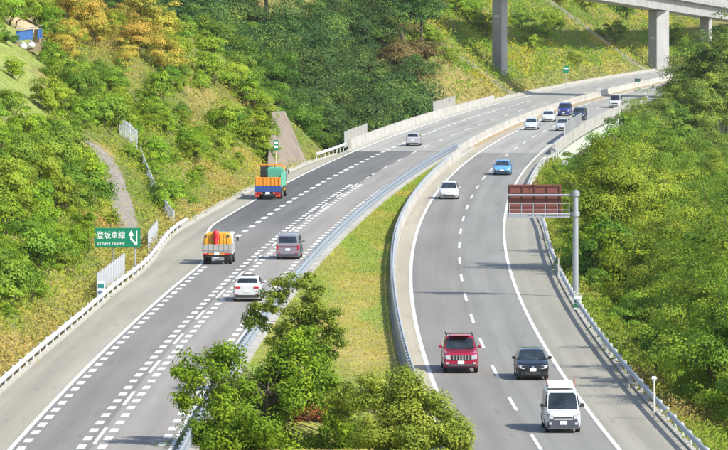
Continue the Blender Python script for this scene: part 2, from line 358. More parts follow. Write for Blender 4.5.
rail('guardrail', 'long pale guardrail beside the wooded embankment and the oncoming lanes', lambda d: ERx(d) - .05, -1, [.62], 205, 545, 4, mat('dull_guardrail', (.40, .42, .45), .5, metal=.15, var=.1), WR, .68, .065, .16)
rail('median_guardrail', 'double beam blue grey guardrail between the grass median and the departing lanes', lambda d: MLx(d) + .10, -1, [.42, .82], 205, 583, 2, SR, SR, .98, .06, -.12)
rail('median_guardrail', 'ribbed grey guardrail along the curved edge of the grass beside the oncoming lanes', lambda d: MRx(d) - .05, 1, [.40, .78], 205, 540, 2, SR, SR, .92, .075, .12)
# flared end of the oncoming side rail by the viaduct
t = thing('guardrail', 'white flared guardrail end in front of the viaduct parapet', 'guardrail', (float(ERx(545)), 545, 0))
loft('beam', lambda d: ERx(d) + 1.1 * np.sin(np.clip((d - 545) / 26, 0, 1) * math.pi) * .8, wprof(-1, .62), 543, 571, WR, t, 1.5, (float(ERx(545)), 545, 0), smooth=50)
for d in np.arange(547, 571, 4.): ob('post', postmesh(.86, .07, WR), t, (float(ERx(d) + .9 * math.sin((d - 545) / 26 * math.pi) - ERx(545)) + .15, d - 545, 0))
# concrete barrier between the far carriageways and its curved head
def barrier(name, label, base, prof, D0, D1, m, cat='barrier'):
    O = (float(base(D0)), D0, 0); t = thing(name, label, cat, O); seg = 24.
    n = int(math.ceil((D1 - D0) / seg))
    for i in range(n): loft('barrier_section', base, prof, D0 + i * seg, min(D1, D0 + (i + 1) * seg) - .06, m, t, 3, O)
    return t
NJ = [(-.32, -.3), (.32, -.3), (.32, .08), (.2, .28), (.10, .92), (-.10, .92), (-.2, .28), (-.32, .08)]
barrier('median_barrier', 'pale concrete barrier dividing the two far carriageways', lambda d: CRx(d) - 5.65, NJ, 590, 1150, CONCW)
barrier('median_barrier', 'white concrete barrier head curving down beside the grass median', lambda d: MRx(d) - .1 + (CRx(d) - 5.65 - MRx(d) + .1) * sstep(545, 592, d), [(-.2, -.3), (.22, -.3), (.2, .1), (.1, .88), (-.1, .88), (-.2, .1)], 395, 590, CONCW)
PAR = [(-.22, -1.2), (.22, -1.2), (.22, .2), (.12, 1.05), (-.22, 1.05)]
barrier('viaduct_parapet', 'long pale concrete parapet below the dark wood', lambda d: ELx(d), PAR, 588, 778, CONCW, 'parapet')
barrier('viaduct_parapet', 'pale concrete parapet on the outer edge of the oncoming viaduct', lambda d: ERx(d), [(.22, 1.05), (-.12, 1.05), (-.22, .2), (-.22, -.35), (.22, -.35)], 572, 775, CONCW, 'parapet')
# viaduct girders and piers beneath the deck
VG = mat('viaduct_girder_paint', (.50, .56, .46), .5, var=.12, scale=.5, obj=False)
t = thing('viaduct', 'concrete viaduct deck with pale green girder under the oncoming lanes', 'viaduct', (float(ERx(575)), 575, 0)); O = (float(ERx(575)), 575, 0)
loft('deck_slab', lambda d: CRx(d), [(-5.5, -.7), (4.9, -.7), (4.9, -.04), (-5.5, -.04)], 574, 775, CONC, t, 4, O)
loft('girder', lambda d: ERx(d) - .35, [(-.25, -2.4), (.25, -2.4), (.25, -.72), (-.25, -.72)], 574, 775, VG, t, 4, O)
loft('girder', lambda d: ERx(d) - 5.5, [(-.25, -2.4), (.25, -2.4), (.25, -.72), (-.25, -.72)], 574, 775, VG, t, 4, O)
for d in (600, 645, 690, 735):
    MB().box((float(CRx(d)) - O[0], d - 575, -8), (7.5, 2.2, 11.1)).build('pier', CONC, t, bevel=.1)
t = thing('viaduct', 'concrete viaduct deck under the departing lanes beside the wood', 'viaduct', (float(ELx(580)), 580, 0)); O = (float(ELx(580)), 580, 0)
loft('deck_slab', lambda d: L2x(d), [(-8.0, -2.2), (4.4, -2.2), (4.4, -.04), (-8.0, -.04)], 580, 775, CONC, t, 4, O)
for d in (606, 651, 696, 741):
    MB().box((float(L2x(d)) - 2 - O[0], d - 580, -8), (8.5, 2.2, 11.4)).build('pier', CONC, t, bevel=.1)
# wind screens standing on the parapets
SCRN = mat('screen_panel', (.27, .26, .235), .7, var=.08, scale=1)
def screen(label, base, d0, d1, z0, z1, n, m=SCRN):
    O = (float(base(d0)), d0, 0); t = thing('wind_screen', label, 'screen', O)
    ds = np.linspace(d0, d1, n + 1)
    for a, b in zip(ds[:-1], ds[1:]):
        xa, xb = float(base(a)), float(base(b - .12))
        P = [(xa, a), (xb, b - .12)]; mb = MB()
        V = [(x - O[0] + q, y - d0, z) for q in (0, .09) for x, y in P for z in (z0, z1)]
        mb.add(V, [[0, 2, 3, 1], [4, 5, 7, 6], [0, 1, 5, 4], [2, 6, 7, 3], [1, 3, 7, 5], [0, 4, 6, 2]]).build('panel', m, t)
    for d in ds: MB().box((float(base(d)) - O[0] + .045, d - d0 - .06, (z0 + z1) / 2), (.14, .12, z1 - z0 + .12)).build('post', GREYP, t)
screen('grey wind screen on the parapet nearest the white guardrail', lambda d: ELx(d) - .3, 585, 612, .3, 2.1, 6)
screen('grey wind screen at the far end of the parapet below the grass slope', lambda d: ELx(d) - .3, 699, 727, .8, 2.3, 6)
screen('dark grey wind screen beside the cluster of oncoming cars', lambda d: ERx(d) + .05, 601, 640, .9, 2.5, 8, mat('dark_screen', (.20, .21, .22), .6, var=.1))

# ------------------------------------------------------------------ overpass at the back
PIER = mat('pier_concrete', (.29, .29, .285), .8, var=.14, scale=.3, bump=.05, obj=False)
ov0, ov1 = Vector((22.3, 838)), Vector((58, 1004)); od = (ov1 - ov0).normalized(); on = Vector((od.y, -od.x)); oang = math.atan2(od.y, od.x) - math.pi / 2
t = thing('overpass', 'grey concrete overpass on tall piers crossing above the far road', 'bridge', (ov0.x, ov0.y, 0))
def ovp(s, lat, z): p = od * s + on * lat; return (p.x, p.y, z)
def undz(s): return 17.4 - .0335 * s
def ovbox(name, l0, l1, z0, z1, s0=-3, s1=330, m=PIER):
    V = [ovp(s, l, undz(s) + z) for s in (s0, s1) for l, z in ((l0, z0), (l1, z0), (l1, z1), (l0, z1))]
    MB().add(V, [[0, 1, 2, 3], [7, 6, 5, 4]] + [[i, i + 4, (i + 1) % 4 + 4, (i + 1) % 4] for i in range(4)]).build(name, m, t)
ovbox('girder', -2.2, 1.6, 0, 2.3); ovbox('deck_slab', -3.2, 2.6, 2.31, 2.75); ovbox('parapet', 2.35, 2.62, 2.76, 4.0); ovbox('parapet', -3.2, -2.9, 2.76, 4.0)
od2 = Vector((.705, -.709)); on2 = Vector((od2.y, -od2.x))
for nm, l0, l1, z0, z1 in (('girder', -3, 3, 0, 2.3), ('deck_slab', -4.4, 4.4, 2.31, 2.75), ('parapet', 4.1, 4.4, 2.76, 4.0), ('parapet', -4.4, -4.1, 2.76, 4.0)):   # the ramp over both carriageways
    V = [((od2 * q_ + on2 * l).x, (od2 * q_ + on2 * l).y, 17.9 + z) for q_ in (-30, 95) for l, z in ((l0, z0), (l1, z0), (l1, z1), (l0, z1))]
    MB().add(V, [[0, 1, 2, 3], [7, 6, 5, 4]] + [[i, i + 4, (i + 1) % 4 + 4, (i + 1) % 4] for i in range(4)]).build(nm, PIER, t)
p = od2 * 84; MB().box((p.x, p.y, 5), (2.6, 2.4, 25.7), rz=R(45)).build('pier', PIER, t, bevel=.06)
for s_, wd, dp in ((0, 1.9, 1.7), (170, 2.0, 4.4), (234, 2.3, 1.2)):
    p = od * s_; hz = float(H(ov0.x + p.x, ov0.y + p.y)); zt = undz(s_) - .02 if s_ else 17.88
    pr = MB().box((p.x, p.y, (hz - 1.5 + zt) / 2), (wd, dp, zt - hz + 1.5), rz=R(-37)).build('pier', PIER, t, bevel=.06)
    c, s2 = math.cos(R(-37)), math.sin(R(-37))
    MB().box((p.x + s2 * (dp / 2 + .02), p.y - c * (dp / 2 + .02), zt - 5.4), (.9, .05, .3), rz=R(-37)).build('number_plate', WHITE, pr)
# stepped drains running down the far cutting, concrete lining beside the climbing lane
def drain(label, Dc, u0, u1, wd, m=CONC):
    O = (float(ELx(Dc)) - u0, Dc, 0); t = thing('drain_channel', label, 'drain', O); n = 16
    for name, a, b, zz in (('channel_bed', -wd / 2, wd / 2, .06), ('side_wall', -wd / 2 - .35, -wd / 2 - .002, .42), ('side_wall', wd / 2 + .002, wd / 2 + .35, .42)):
        V = []
        for u in np.linspace(u0, u1, n):
            for y, z in ((a, -.8), (b, -.8), (b, zz), (a, zz)):
                d = Dc + y + u * .16; X = float(ELx(Dc)) - u; V.append((X - O[0], d - Dc, float(HL(X, Dc + u * .16)) + z))
        Fc = [[i * 4 + j, i * 4 + (j + 1) % 4, i * 4 + 4 + (j + 1) % 4, i * 4 + 4 + j] for i in range(n - 1) for j in range(4)] + [[3, 2, 1, 0], [n * 4 - 4, n * 4 - 3, n * 4 - 2, n * 4 - 1]]
        MB().add(V, Fc).build(name, m, t)
drain('concrete drain running down the grass slope past the single tall pier', 818, .6, 26, 5.0)
drain('concrete drain running down the grass slope behind the twin piers', 992, .6, 24, 5.5)
V = []; lab = 'concrete lined triangular slope rising beside the orange truck'
cl = thing('slope_lining', lab, 'slope lining', (-9, 555, 0)); Fq = []
pts = [(float(ELx(513)) - 1.3, 513, .1), (float(ELx(552)) - 1.0, 552, .1), (at(285, 560), 560, zat(111, 560)), (at(272, 548), 548, zat(112, 548))]
q = [Vector(p) for p in pts]; mb = MB(); k = 8
grid_ = []
for j in range(k + 1):
    a = q[0].lerp(q[3], j / k); b = q[1].lerp(q[2], j / k)
    for i in range(5):
        p = a.lerp(b, i / 4); z = max(float(H(p.x, p.y)) + .15, p.z); grid_.append((p.x + 9, p.y - 555, z))
V = grid_ + [(x, y, z - 1.2) for x, y, z in grid_]; m5 = len(grid_)
Fc = [[j * 5 + i, j * 5 + i + 1, j * 5 + i + 6, j * 5 + i + 5] for j in range(k) for i in range(4)]
per = [i for i in range(5)] + [j * 5 + 4 for j in range(1, k + 1)] + [k * 5 + i for i in range(3, -1, -1)] + [j * 5 for j in range(k - 1, 0, -1)]
Fc += [[f + m5 for f in fc[::-1]] for fc in list(Fc)] + [[per[i], per[i - 1], per[i - 1] + m5, per[i] + m5] for i in range(len(per))]
MB().add(V, Fc).build('lining', mat('lining_concrete', (.19, .155, .12), .9, var=.2, scale=.6, bump=.2, obj=False), cl)

# ------------------------------------------------------------------ signs
SGREEN = mat('sign_green', srgb(0, 118, 84), .45, var=.05, scale=2); SWHITE = mat('sign_white', (.82, .84, .82), .5, var=.03); SIGNBACK = mat('sign_back', (.45, .46, .47), .5, metal=.3)
def text_mesh(body, size, m):
    c = bpy.data.curves.new('lettering', 'FONT'); c.body = body; c.size = size; c.extrude = .004; c.resolution_u = 3
    o = bpy.data.objects.new('lettering', c); COL.objects.link(o); dg = bpy.context.evaluated_depsgraph_get(); dg.update()
    me = bpy.data.meshes.new_from_object(o.evaluated_get(dg)); bpy.data.objects.remove(o); me.materials.clear(); me.materials.append(m)
    v = np.array([v.co for v in me.vertices]) if len(me.vertices) else np.zeros((1, 3)); return me, v.min(0), v.max(0)
def put_text(body, m, parent, cx, cz, wdt, hgt, y):
    me, a, b = text_mesh(body, 1, m); s = max(b[0] - a[0], .01), max(b[1] - a[1], .01)
    o = ob('lettering', me, parent); o.rotation_euler = (R(90), 0, 0); o.scale = (wdt / s[0], hgt / s[1], 1)
    o.location = (cx - (a[0] + b[0]) / 2 * wdt / s[0], y, cz - (a[1] + b[1]) / 2 * hgt / s[1]); return o
D_ = 353.; x0, x1 = at(95, D_), at(140.5, D_); z0, z1 = zat(247.5, D_), zat(228, D_); cx = (x0 + x1) / 2; wz, hz = x1 - x0, z1 - z0
gz = float(H(cx + 1.2, D_))
t = thing('traffic_sign', 'green climbing lane sign with white lettering and bent arrow beside the white fence', 'sign', (cx, D_, 0)); cz = (z0 + z1) / 2
MB().box((0, 0, cz), (wz, .06, hz)).build('panel', SGREEN, t, bevel=.02)
for sx in (-.3, 1.18): MB().tube([(sx, .09, float(H(cx + sx, D_ + .1)) - .5), (sx, .09, z1 - .05)], .055, 8).build('post', GALV, t)
put_text('登坂車線', SWHITE, t, -.30 * wz / 2, cz + hz * .14, wz * .62, hz * .38, -.036)
put_text('SLOWER TRAFFIC', SWHITE, t, -.30 * wz / 2, cz - hz * .30, wz * .62, hz * .17, -.036)
ar = MB(); ax = .70 * wz / 2; s = hz
ar.prism([(ax + .17, cz - .36 * s), (ax + .25, cz - .36 * s), (ax + .25, cz + .36 * s), (ax + .17, cz + .36 * s)], -.042, -.031)
ar.prism([(ax + .15, cz - .40 * s), (ax + .15, cz - .25 * s), (ax - .11, cz - .02 * s), (ax - .11, cz + .12 * s), (ax - .23, cz + .12 * s), (ax - .23, cz - .08 * s)], -.042, -.031)
ar.prism([(ax - .36, cz + .10 * s), (ax + .02, cz + .10 * s), (ax - .17, cz + .38 * s)], -.043, -.032)
ar.build('arrow', SWHITE, t)
TEAL = mat('teal_plate', srgb(40, 120, 120), .5, var=.05)
def small_sign(label, px, D, ztop, wd, hh, col, plates, post=GALV, X=None):
    X = at(px, D) if X is None else X; g = float(H(X, D)); t = thing('marker_sign', label, 'sign', (X, D, g)); zt = ztop - g
    MB().tube([(0, .05, -.4), (0, .05, zt)], .05, 8).build('post', post, t)
    b = MB().box((0, 0, zt - hh / 2), (wd, .05, hh)).build('plate', col, t, bevel=.012)
    for (cz_, hh_, m_) in plates: MB().box((0, -.032, zt - hh * cz_), (wd * .8, .012, hh * hh_)).build('insert', m_, b)
    return t
small_sign('small white distance marker with teal plate at the fence end', 101, 326, zat(281, 326), .50, 1.0, SWHITE, [(.3, .3, TEAL), (.75, .3, mat('slate_plate', srgb(90, 110, 135), .5))])
small_sign('small white marker with green plate behind the guardrail below the gantry pole', 577.5, 318, zat(296, 318), .46, .85, SWHITE, [(.36, .26, SGREEN), (.72, .26, SGREEN)])
small_sign('little green marker sign on a post above the orange truck', 276, 524, zat(140, 524), .5, 1.05, SGREEN, [(.3, .2, SWHITE), (.65, .2, SWHITE)], mat('ochre_post', (.55, .48, .28), .6))
small_sign('tiny dark green marker sign at the foot of the far grass slope', 566, 862, zat(66, 862), 1.0, 1.15, SGREEN, [(.35, .2, SWHITE)])
# slim poles on the wooded side
def pole(label, px, D, ztop, r, cap):
    X = at(px, D); g = float(H(X, D)); t = thing('slim_pole', label, 'pole', (X, D, g))
    MB().tube([(0, 0, -.4), (0, 0, ztop - g)], r, 8).build('shaft', mat('pole_steel', (.55, .54, .48), .5, metal=.2), t)
    if cap: MB().box((0, 0, ztop - g), (.26, .16, .16)).build('cap', WHITE, t, bevel=.03); MB().tube([(-.09, 0, ztop - g - .14), (.12, 0, ztop - g - .1)], .03, 6).build('bracket', GREYP, t)
pole('slim pale pole with a small white cap beyond the white van', 654, 243, zat(378, 243), .055, True)
pole('slim bare grey pole in the weeds behind the guardrail', 558.5, 342, zat(258, 342), .04, False)
pole('short grey pole among the weeds between the capped pole and the gantry', 629, 262, zat(374, 262), .045, False)
# sign gantry with its brown back
Dg = 331.; gx = at(575.6, Dg); t = thing('sign_gantry', 'galvanised cantilever pole carrying a brown backed sign and walkway', 'gantry', (gx, Dg, 0)); g0 = float(H(gx, Dg))
BROWN = mat('brown_sign_back', srgb(112, 62, 54), .6, var=.12, scale=1.5); BROWN2 = mat('brown_sign_rib', srgb(96, 52, 46), .6, var=.1)
zt = zat(190, Dg)
MB().tube([(0, 0, g0 - .5), (0, 0, .6), (0, 0, zt - .02), (0, 0, zt)], [.21, .20, .17, .12], 16).build('pole', GALV, t, smooth=40)
MB().tube([(0, 0, g0 - .3), (0, 0, g0 + .35)], [.42, .4], 16).build('base_plate', CONC, t)
xl, xr = at(508.3, Dg) - gx, at(561.5, Dg) - gx; zs0, zs1 = zat(215.5, Dg), zat(184.8, Dg)
pn = MB().box(((xl + xr) / 2, .32, (zs0 + zs1) / 2), (xr - xl, .10, zs1 - zs0)).build('sign_panel', BROWN, t, bevel=.015)
for i in range(5):
    x = xl + .12 + (xr - xl - .24) * i / 4; MB().box((x, .24, (zs0 + zs1) / 2), (.07, .06, zs1 - zs0 - .08)).build('rib', BROWN2, pn)
for i in range(5):
    z = zs0 + .1 + (zs1 - zs0 - .2) * i / 4; MB().box(((xl + xr) / 2, .245, z), (xr - xl - .08, .05, .06)).build('rib', BROWN2, pn)
for zz in (zat(195.3, Dg), zat(214, Dg)):
    MB().tube([(xl, .05, zz), (0, .05, zz)], .075, 10).build('cantilever_arm', GALV, t, smooth=40)
wk = zat(216.5, Dg); xw = at(569.5, Dg) - gx
MB().box(((xl + xw) / 2, -.42, wk), (xw - xl, .75, .09)).build('walkway', GALV, t)
for i in range(6):
    x = xl + .05 + (xw - xl - .1) * i / 5; MB().tube([(x, -.77, wk), (x, -.77, wk + .88)], .028, 6).build('railing_post', GALV, t)
for dz in (.46, .88): MB().tube([(xl + .03, -.77, wk + dz), (xw - .03, -.77, wk + dz)], .028, 6).build('railing_bar', GALV, t)
for sx in (xl + .03, xw - .03): MB().tube([(sx, -.77, wk + .88), (sx, -.1, wk + .88)], .028, 6).build('railing_bar', GALV, t)
for zz in (zt - .25, zat(214, Dg)): MB().tube([(0, 0, zz - .14), (0, 0, zz + .14)], .27, 16).build('collar', GALV, t, smooth=40)
MB().tube([((xl + xr) / 2 - .1, .1, zs1 - .02), ((xl + xr) / 2 - .1, .1, zs1 + .14), ((xl + xr) / 2 + .25, .1, zs1 + .16)], .05, 8).build('lamp_bracket', BROWN2, t)
# boxes on the far barrier, white cabinet by the viaduct end
for px, D, hh, m_, lb in ((604, 808, .62, GREYP, 'grey equipment box on the far median barrier'), (636.5, 868, .5, mat('box_green', srgb(40, 90, 80), .5), 'small dark green box on the far median barrier')):
    X = float(CRx(D) - 5.65); t = thing('equipment_box', lb, 'box', (X, D, .92)); MB().box((0, 0, hh / 2), (.95, .5, hh)).build('housing', m_, t, bevel=.04); MB().box((0, 0, hh + .03), (1.05, .6, .05)).build('lid', m_, t)
D = 547.; X = at(565, D); g = zat(168, D); t = thing('white_cabinet', 'white roadside cabinet among bushes at the viaduct end', 'cabinet', (X, D, g - .9))
MB().box((0, 0, 1.2), (.62, .5, 1.0)).build('housing', WHITE, t, bevel=.05); MB().box((0, 0, .2), (.3, .3, 1.1)).build('stand', GREYP, t); MB().box((0, -.26, 1.2), (.45, .02, .75)).build('door', WHITE, t)

# ------------------------------------------------------------------ path, fences and shed on the left hillside
PATHPX = [(131, 236), (126, 222), (122, 205), (117, 188), (110, 168), (101, 152), (90, 143), (78, 139)]
pc = [hit(*p) for p in PATHPX]; V = []; fine = []
for i in range(len(pc) - 1):
    for k in range(6): fine.append(Vector(pc[i]).lerp(Vector(pc[i + 1]), k / 6))
for p in fine:
    for j in range(5):
        x = p.x - 1.0 + 2.0 * j / 4; V.append((x, p.y, float(H(x, p.y)) + .09))
n = len(fine); Fc = [[i * 5 + j, i * 5 + j + 1, i * 5 + j + 6, i * 5 + j + 5] for i in range(n - 1) for j in range(4)]
po = ob('path', mesh('path', V, Fc, mat('path_gravel', (.19, .17, .14), .9, var=.25, scale=1.5, bump=.3, obj=False), smooth=180)); tag(po, 'grey brown track climbing the hillside above the green sign', None, None, 'structure')
PATH = np.array([(p.x, p.y) for p in fine])
def panel_mesh(wd, h, m):
    b = MB(); k = 10
    for i in range(k): b.box((wd * (i + .5) / k, 0, h / 2), (wd / k * .62, .03, h))
    b.box((wd / 2, .03, .22), (wd, .03, .08)); b.box((wd / 2, .03, h - .2), (wd, .03, .08)); o = b.build('panel', m); me = o.data; bpy.data.objects.remove(o); return me
def fence(label, pts, h, m):
    """pts: ground points (x, y, z) along the fence; one panel per two metres"""
    O = pts[0]; t = thing('panel_fence', label, 'fence', O); pm_ = panel_mesh(1.0, h, m); ps = postmesh(h + .1, .04, m)
    for a, b in zip(pts[:-1], pts[1:]):
        a, b = Vector(a), Vector(b); L_ = (b - a).length; k = max(1, round(L_ / 2.0))
        for i in range(k):
            p, q_ = a.lerp(b, i / k), a.lerp(b, (i + 1) / k); dv = q_ - p; lh = math.hypot(dv.x, dv.y)
            o = ob('panel', pm_, t); sh = Matrix(((dv.x * .96, -dv.y / max(lh, .01), 0, p.x - O[0]), (dv.y * .96, dv.x / max(lh, .01), 0, p.y - O[1]), (dv.z, 0, 1, p.z - O[2]), (0, 0, 0, 1)))
            me2 = pm_.copy(); me2.transform(sh); o.data = me2
            ob('post', ps, t, tuple(p - Vector(O)))
FENW = mat('white_fence', (.40, .42, .45), .5, var=.08); FENG = mat('grey_fence', (.50, .55, .60), .5, metal=.1, var=.1)
def rl(d, o=-.7): X = float(ELx(d)) + o; return (X, d, float(H(X, d)))
fence('white slatted fence behind the guardrail under the green sign', [rl(329), rl(337), rl(345), rl(352, -.8)], 1.75, FENW)
fence('white slatted fence by the end of the curled guardrail', [rl(384, -.9), rl(392, -.95), rl(401, -1)], 1.45, FENW)
fence('grey slatted fence climbing from the guardrail end up beside the track', [hit(174, 226), hit(164, 212), hit(156, 200), hit(150, 185), hit(144, 170), hit(140, 160)], 1.15, FENG)
fence('grey fence panel standing high beside the shaded end of the track', [hit(137, 150), hit(130, 143), hit(119, 135)], 1.7, FENG)
sx, sy, sz = hit(29, 52)
BLUE = mat('blue_tarpaulin', srgb(58, 104, 168), .6, var=.3, scale=2); WOOD = mat('shed_timber', (.30, .22, .14), .8, var=.25, scale=4)
t = thing('garden_shed', 'small blue sheeted shed standing on the hillside terrace', 'shed', (sx, sy, sz + .1), R(3), None, .85)
MB().box((0, .9, .35), (3.2, 3.2, .9)).build('plinth', mat('terrace_soil', (.28, .22, .13), .9, var=.2), t)
for a in (-1.25, 1.25):
    for b in (0, 1.9): MB().box((a, b, 1.7 - .12 * b), (.1, .1, 2.1)).build('post', WOOD, t)
MB().add([(-1.55, -.35, 2.35), (1.55, -.35, 2.85), (1.55, 2.2, 2.75), (-1.55, 2.2, 2.3), (-1.55, -.35, 2.41), (1.55, -.35, 2.91), (1.55, 2.2, 2.81), (-1.55, 2.2, 2.36)], [[3, 2, 1, 0], [4, 5, 6, 7], [0, 1, 5, 4], [1, 2, 6, 5], [2, 3, 7, 6], [3, 0, 4, 7]]).build('roof', GREYP, t)
MB().add([(-1.45, -.08, 1.15), (.45, -.08, 1.3), (.45, -.08, 2.45), (-1.45, -.08, 2.2), (-1.45, .0, 1.15), (.45, .0, 1.3), (.45, .0, 2.45), (-1.45, .0, 2.2)], [[0, 1, 2, 3], [7, 6, 5, 4], [0, 4, 5, 1], [1, 5, 6, 2], [2, 6, 7, 3], [3, 7, 4, 0]]).build('tarpaulin', BLUE, t)
MB().box((.95, .3, 1.6), (.75, .06, 1.6)).build('wall_board', WOOD, t); MB().box((1.22, -.02, 1.9), (.5, .06, 1.1)).build('tarpaulin', BLUE, t)
rng = random.Random(4)
for i, (a, b, c, lb) in enumerate([(-1.3, -.5, .55, 'white sack lowest below the blue shed'), (-.5, -.6, .8, 'white sack in the middle below the blue shed'), (.25, -.5, .95, 'white sack nearest the timber side of the blue shed')]):
    s_ = thing('white_sack', lb, 'sack', (sx + a, sy + b, sz + c - .5), rng.random() * 3, 'white sacks by the blue shed')
    mb = MB(); mb.tube([(0, 0, -.1), (0, .02, .12), (.03, 0, .38), (.02, .02, .5), (0, 0, .6)], [.30, .42, .36, .12, .16], 9).build('bag', WHITE, s_, smooth=80); MB().tube([(.02, .02, .48), (.02, .02, .53)], .15, 8).build('tie', BLUE, s_)

# ------------------------------------------------------------------ foliage
RNG = np.random.default_rng(7)
def leaves(C, N, size, cols, rng, aspect=.55, fold=.18):
    """C centres, N normals, size per leaf, cols per leaf -> folded diamond leaves"""
    n = len(C); N = N / np.linalg.norm(N, axis=1, keepdims=True)
    t = rng.normal(size=(n, 3)); t -= (t * N).sum(1, keepdims=True) * N; t /= np.linalg.norm(t, axis=1, keepdims=True)
    b = np.cross(N, t); l = size[:, None]
    V = np.stack([C - t * l * .5, C + b * l * aspect * .5 - N * l * fold * .5 - t * l * .06, C + t * l * .5 - N * l * .08, C - b * l * aspect * .5 - N * l * fold * .5 - t * l * .06], 1).reshape(-1, 3)
    return V, np.arange(n * 4).reshape(n, 4), np.repeat(cols, 4, 0)
def palette(P, n, rng, cl=None):
    P = np.array(P); w_ = rng.random(n); 
    if cl is not None: w_ = np.clip(cl * .65 + w_ * .35, 0, .9999)
    k = w_ * (len(P) - 1); i = k.astype(int); f = (k - i)[:, None]
    return (P[i] * (1 - f) + P[np.minimum(i + 1, len(P) - 1)] * f) * rng.uniform(.86, 1.14, (n, 1)) * np.array([1.56, 1.60, 1.15])
def crown_pts(rng, Rx, Rz, zc, ncl, rough=.3, low=-.75):
    out = []
    while len(out) < ncl:
        d = rng.normal(size=3); d /= np.linalg.norm(d)
        if d[2] < low: continue
        r = rng.random() ** .42; wob = 1 + rough * math.sin(3 * math.atan2(d[1], d[0]) + zc * 3) * .6 + rough * (rng.random() - .5)
        out.append((d[0] * Rx * r * wob, d[1] * Rx * r * wob, zc + d[2] * Rz * r * wob))
    return np.array(out)
def foliage(rng, cl, rc, nl, ls, P, aspect=.55, droop=.15):
    k = rng.integers(0, len(cl), nl); d = rng.normal(size=(nl, 3)); d /= np.linalg.norm(d, axis=1, keepdims=True); d[:, 2] = np.where(d[:, 2] < -.3, -d[:, 2] * .6, d[:, 2])
    rr = rc * (.55 + .9 * rng.random(len(cl)))[k] * (.45 + .55 * rng.random(nl) ** .5)
    C = cl[k] + d * rr[:, None] * np.array([1, 1, .72]); q0 = cl - cl.mean(0); q0 /= np.linalg.norm(q0, axis=1, keepdims=True) + 1e-6; N = d * 1.2 + q0[k] * .7 + rng.normal(size=(nl, 3)) * .38 + np.array([0, 0, .3])
    C[:, 2] -= droop * rr
    tone = rng.random(len(cl))[k]
    return leaves(C, N, ls * rng.uniform(.65, 1.35, nl), palette(P, nl, rng, tone), rng, aspect)
def tree_proto(seed, Hh, Rx, Rz, ncl, rc, nl, ls, P, trunk_r, stems=1, rough=.35, aspect=.55):
    rng = np.random.default_rng(seed); zc = Hh - Rz * .95; cl = crown_pts(rng, Rx, Rz, zc, ncl, rough)
    V, Fc, C = foliage(rng, cl, rc, nl, ls, P, aspect); cm = mesh('crown', V, Fc, LEAF, col=C)
    b = MB(); fork = max(.25, zc - Rz * .75)
    for s_ in range(stems):
        o = rng.normal(size=2) * (.25 if stems > 1 else .02); top = (o[0] * 3 + rng.normal() * .2, o[1] * 3 + rng.normal() * .2, zc + Rz * .45)
        b.tube([(o[0], o[1], -.6), (o[0] * 1.3, o[1] * 1.3, fork * .5), (o[0] * 1.8 + rng.normal() * .08, o[1] * 1.8, fork), ((o[0] * 1.8 + top[0]) / 2, (o[1] * 1.8 + top[1]) / 2, (fork + top[2]) / 2), top], [trunk_r * 1.25, trunk_r, trunk_r * .85, trunk_r * .5, trunk_r * .15], 7)
        for c in cl[rng.permutation(len(cl))[:max(5, ncl // (3 * stems))]]:
            z0 = fork + (c[2] - fork) * .35 if c[2] > fork else fork; m_ = Vector((o[0] * 1.8, o[1] * 1.8, z0)).lerp(Vector(c), .5) + Vector((0, 0, .12 * Rz))
            b.tube([(o[0] * 1.8, o[1] * 1.8, z0), m_, tuple(c)], [trunk_r * .42, trunk_r * .25, trunk_r * .07], 5, False)
    to = b.build('trunk', BARK, smooth=60); tm = to.data; bpy.data.objects.remove(to); return tm, cm
def plant(name, label, cat, proto, loc, s, group, rz=None, sz=1):
    t = thing(name, label, cat, loc, RNG.random() * 6.28 if rz is None else rz, group, (s, s, s * sz)); ob('trunk', proto[0], t); ob('crown', proto[1], t); return t
G_OL = [(.05, .09, .015), (.095, .155, .021), (.155, .215, .028), (.235, .28, .038)]
G_YG = [(.07, .125, .017), (.14, .21, .025), (.24, .295, .038)]
G_DK = [(.018, .042, .020), (.034, .070, .026), (.068, .118, .034), (.13, .185, .042)]
G_MD = [(.04, .08, .016), (.08, .145, .022), (.15, .22, .032)]
G_BR = [(.055, .105, .011), (.12, .195, .017), (.23, .30, .03)]
A_OR = [(.14, .16, .03), (.22, .215, .045), (.29, .245, .05), (.32, .225, .055), (.25, .25, .045)]
B_RD = [(.055, .06, .03), (.10, .085, .04), (.15, .11, .05), (.09, .11, .04)]
G_OB = [(.065, .095, .02), (.12, .16, .027), (.19, .22, .036), (.24, .245, .045)]
G_BD = [(.04, .08, .02), (.08, .135, .03), (.14, .20, .038), (.22, .26, .05)]
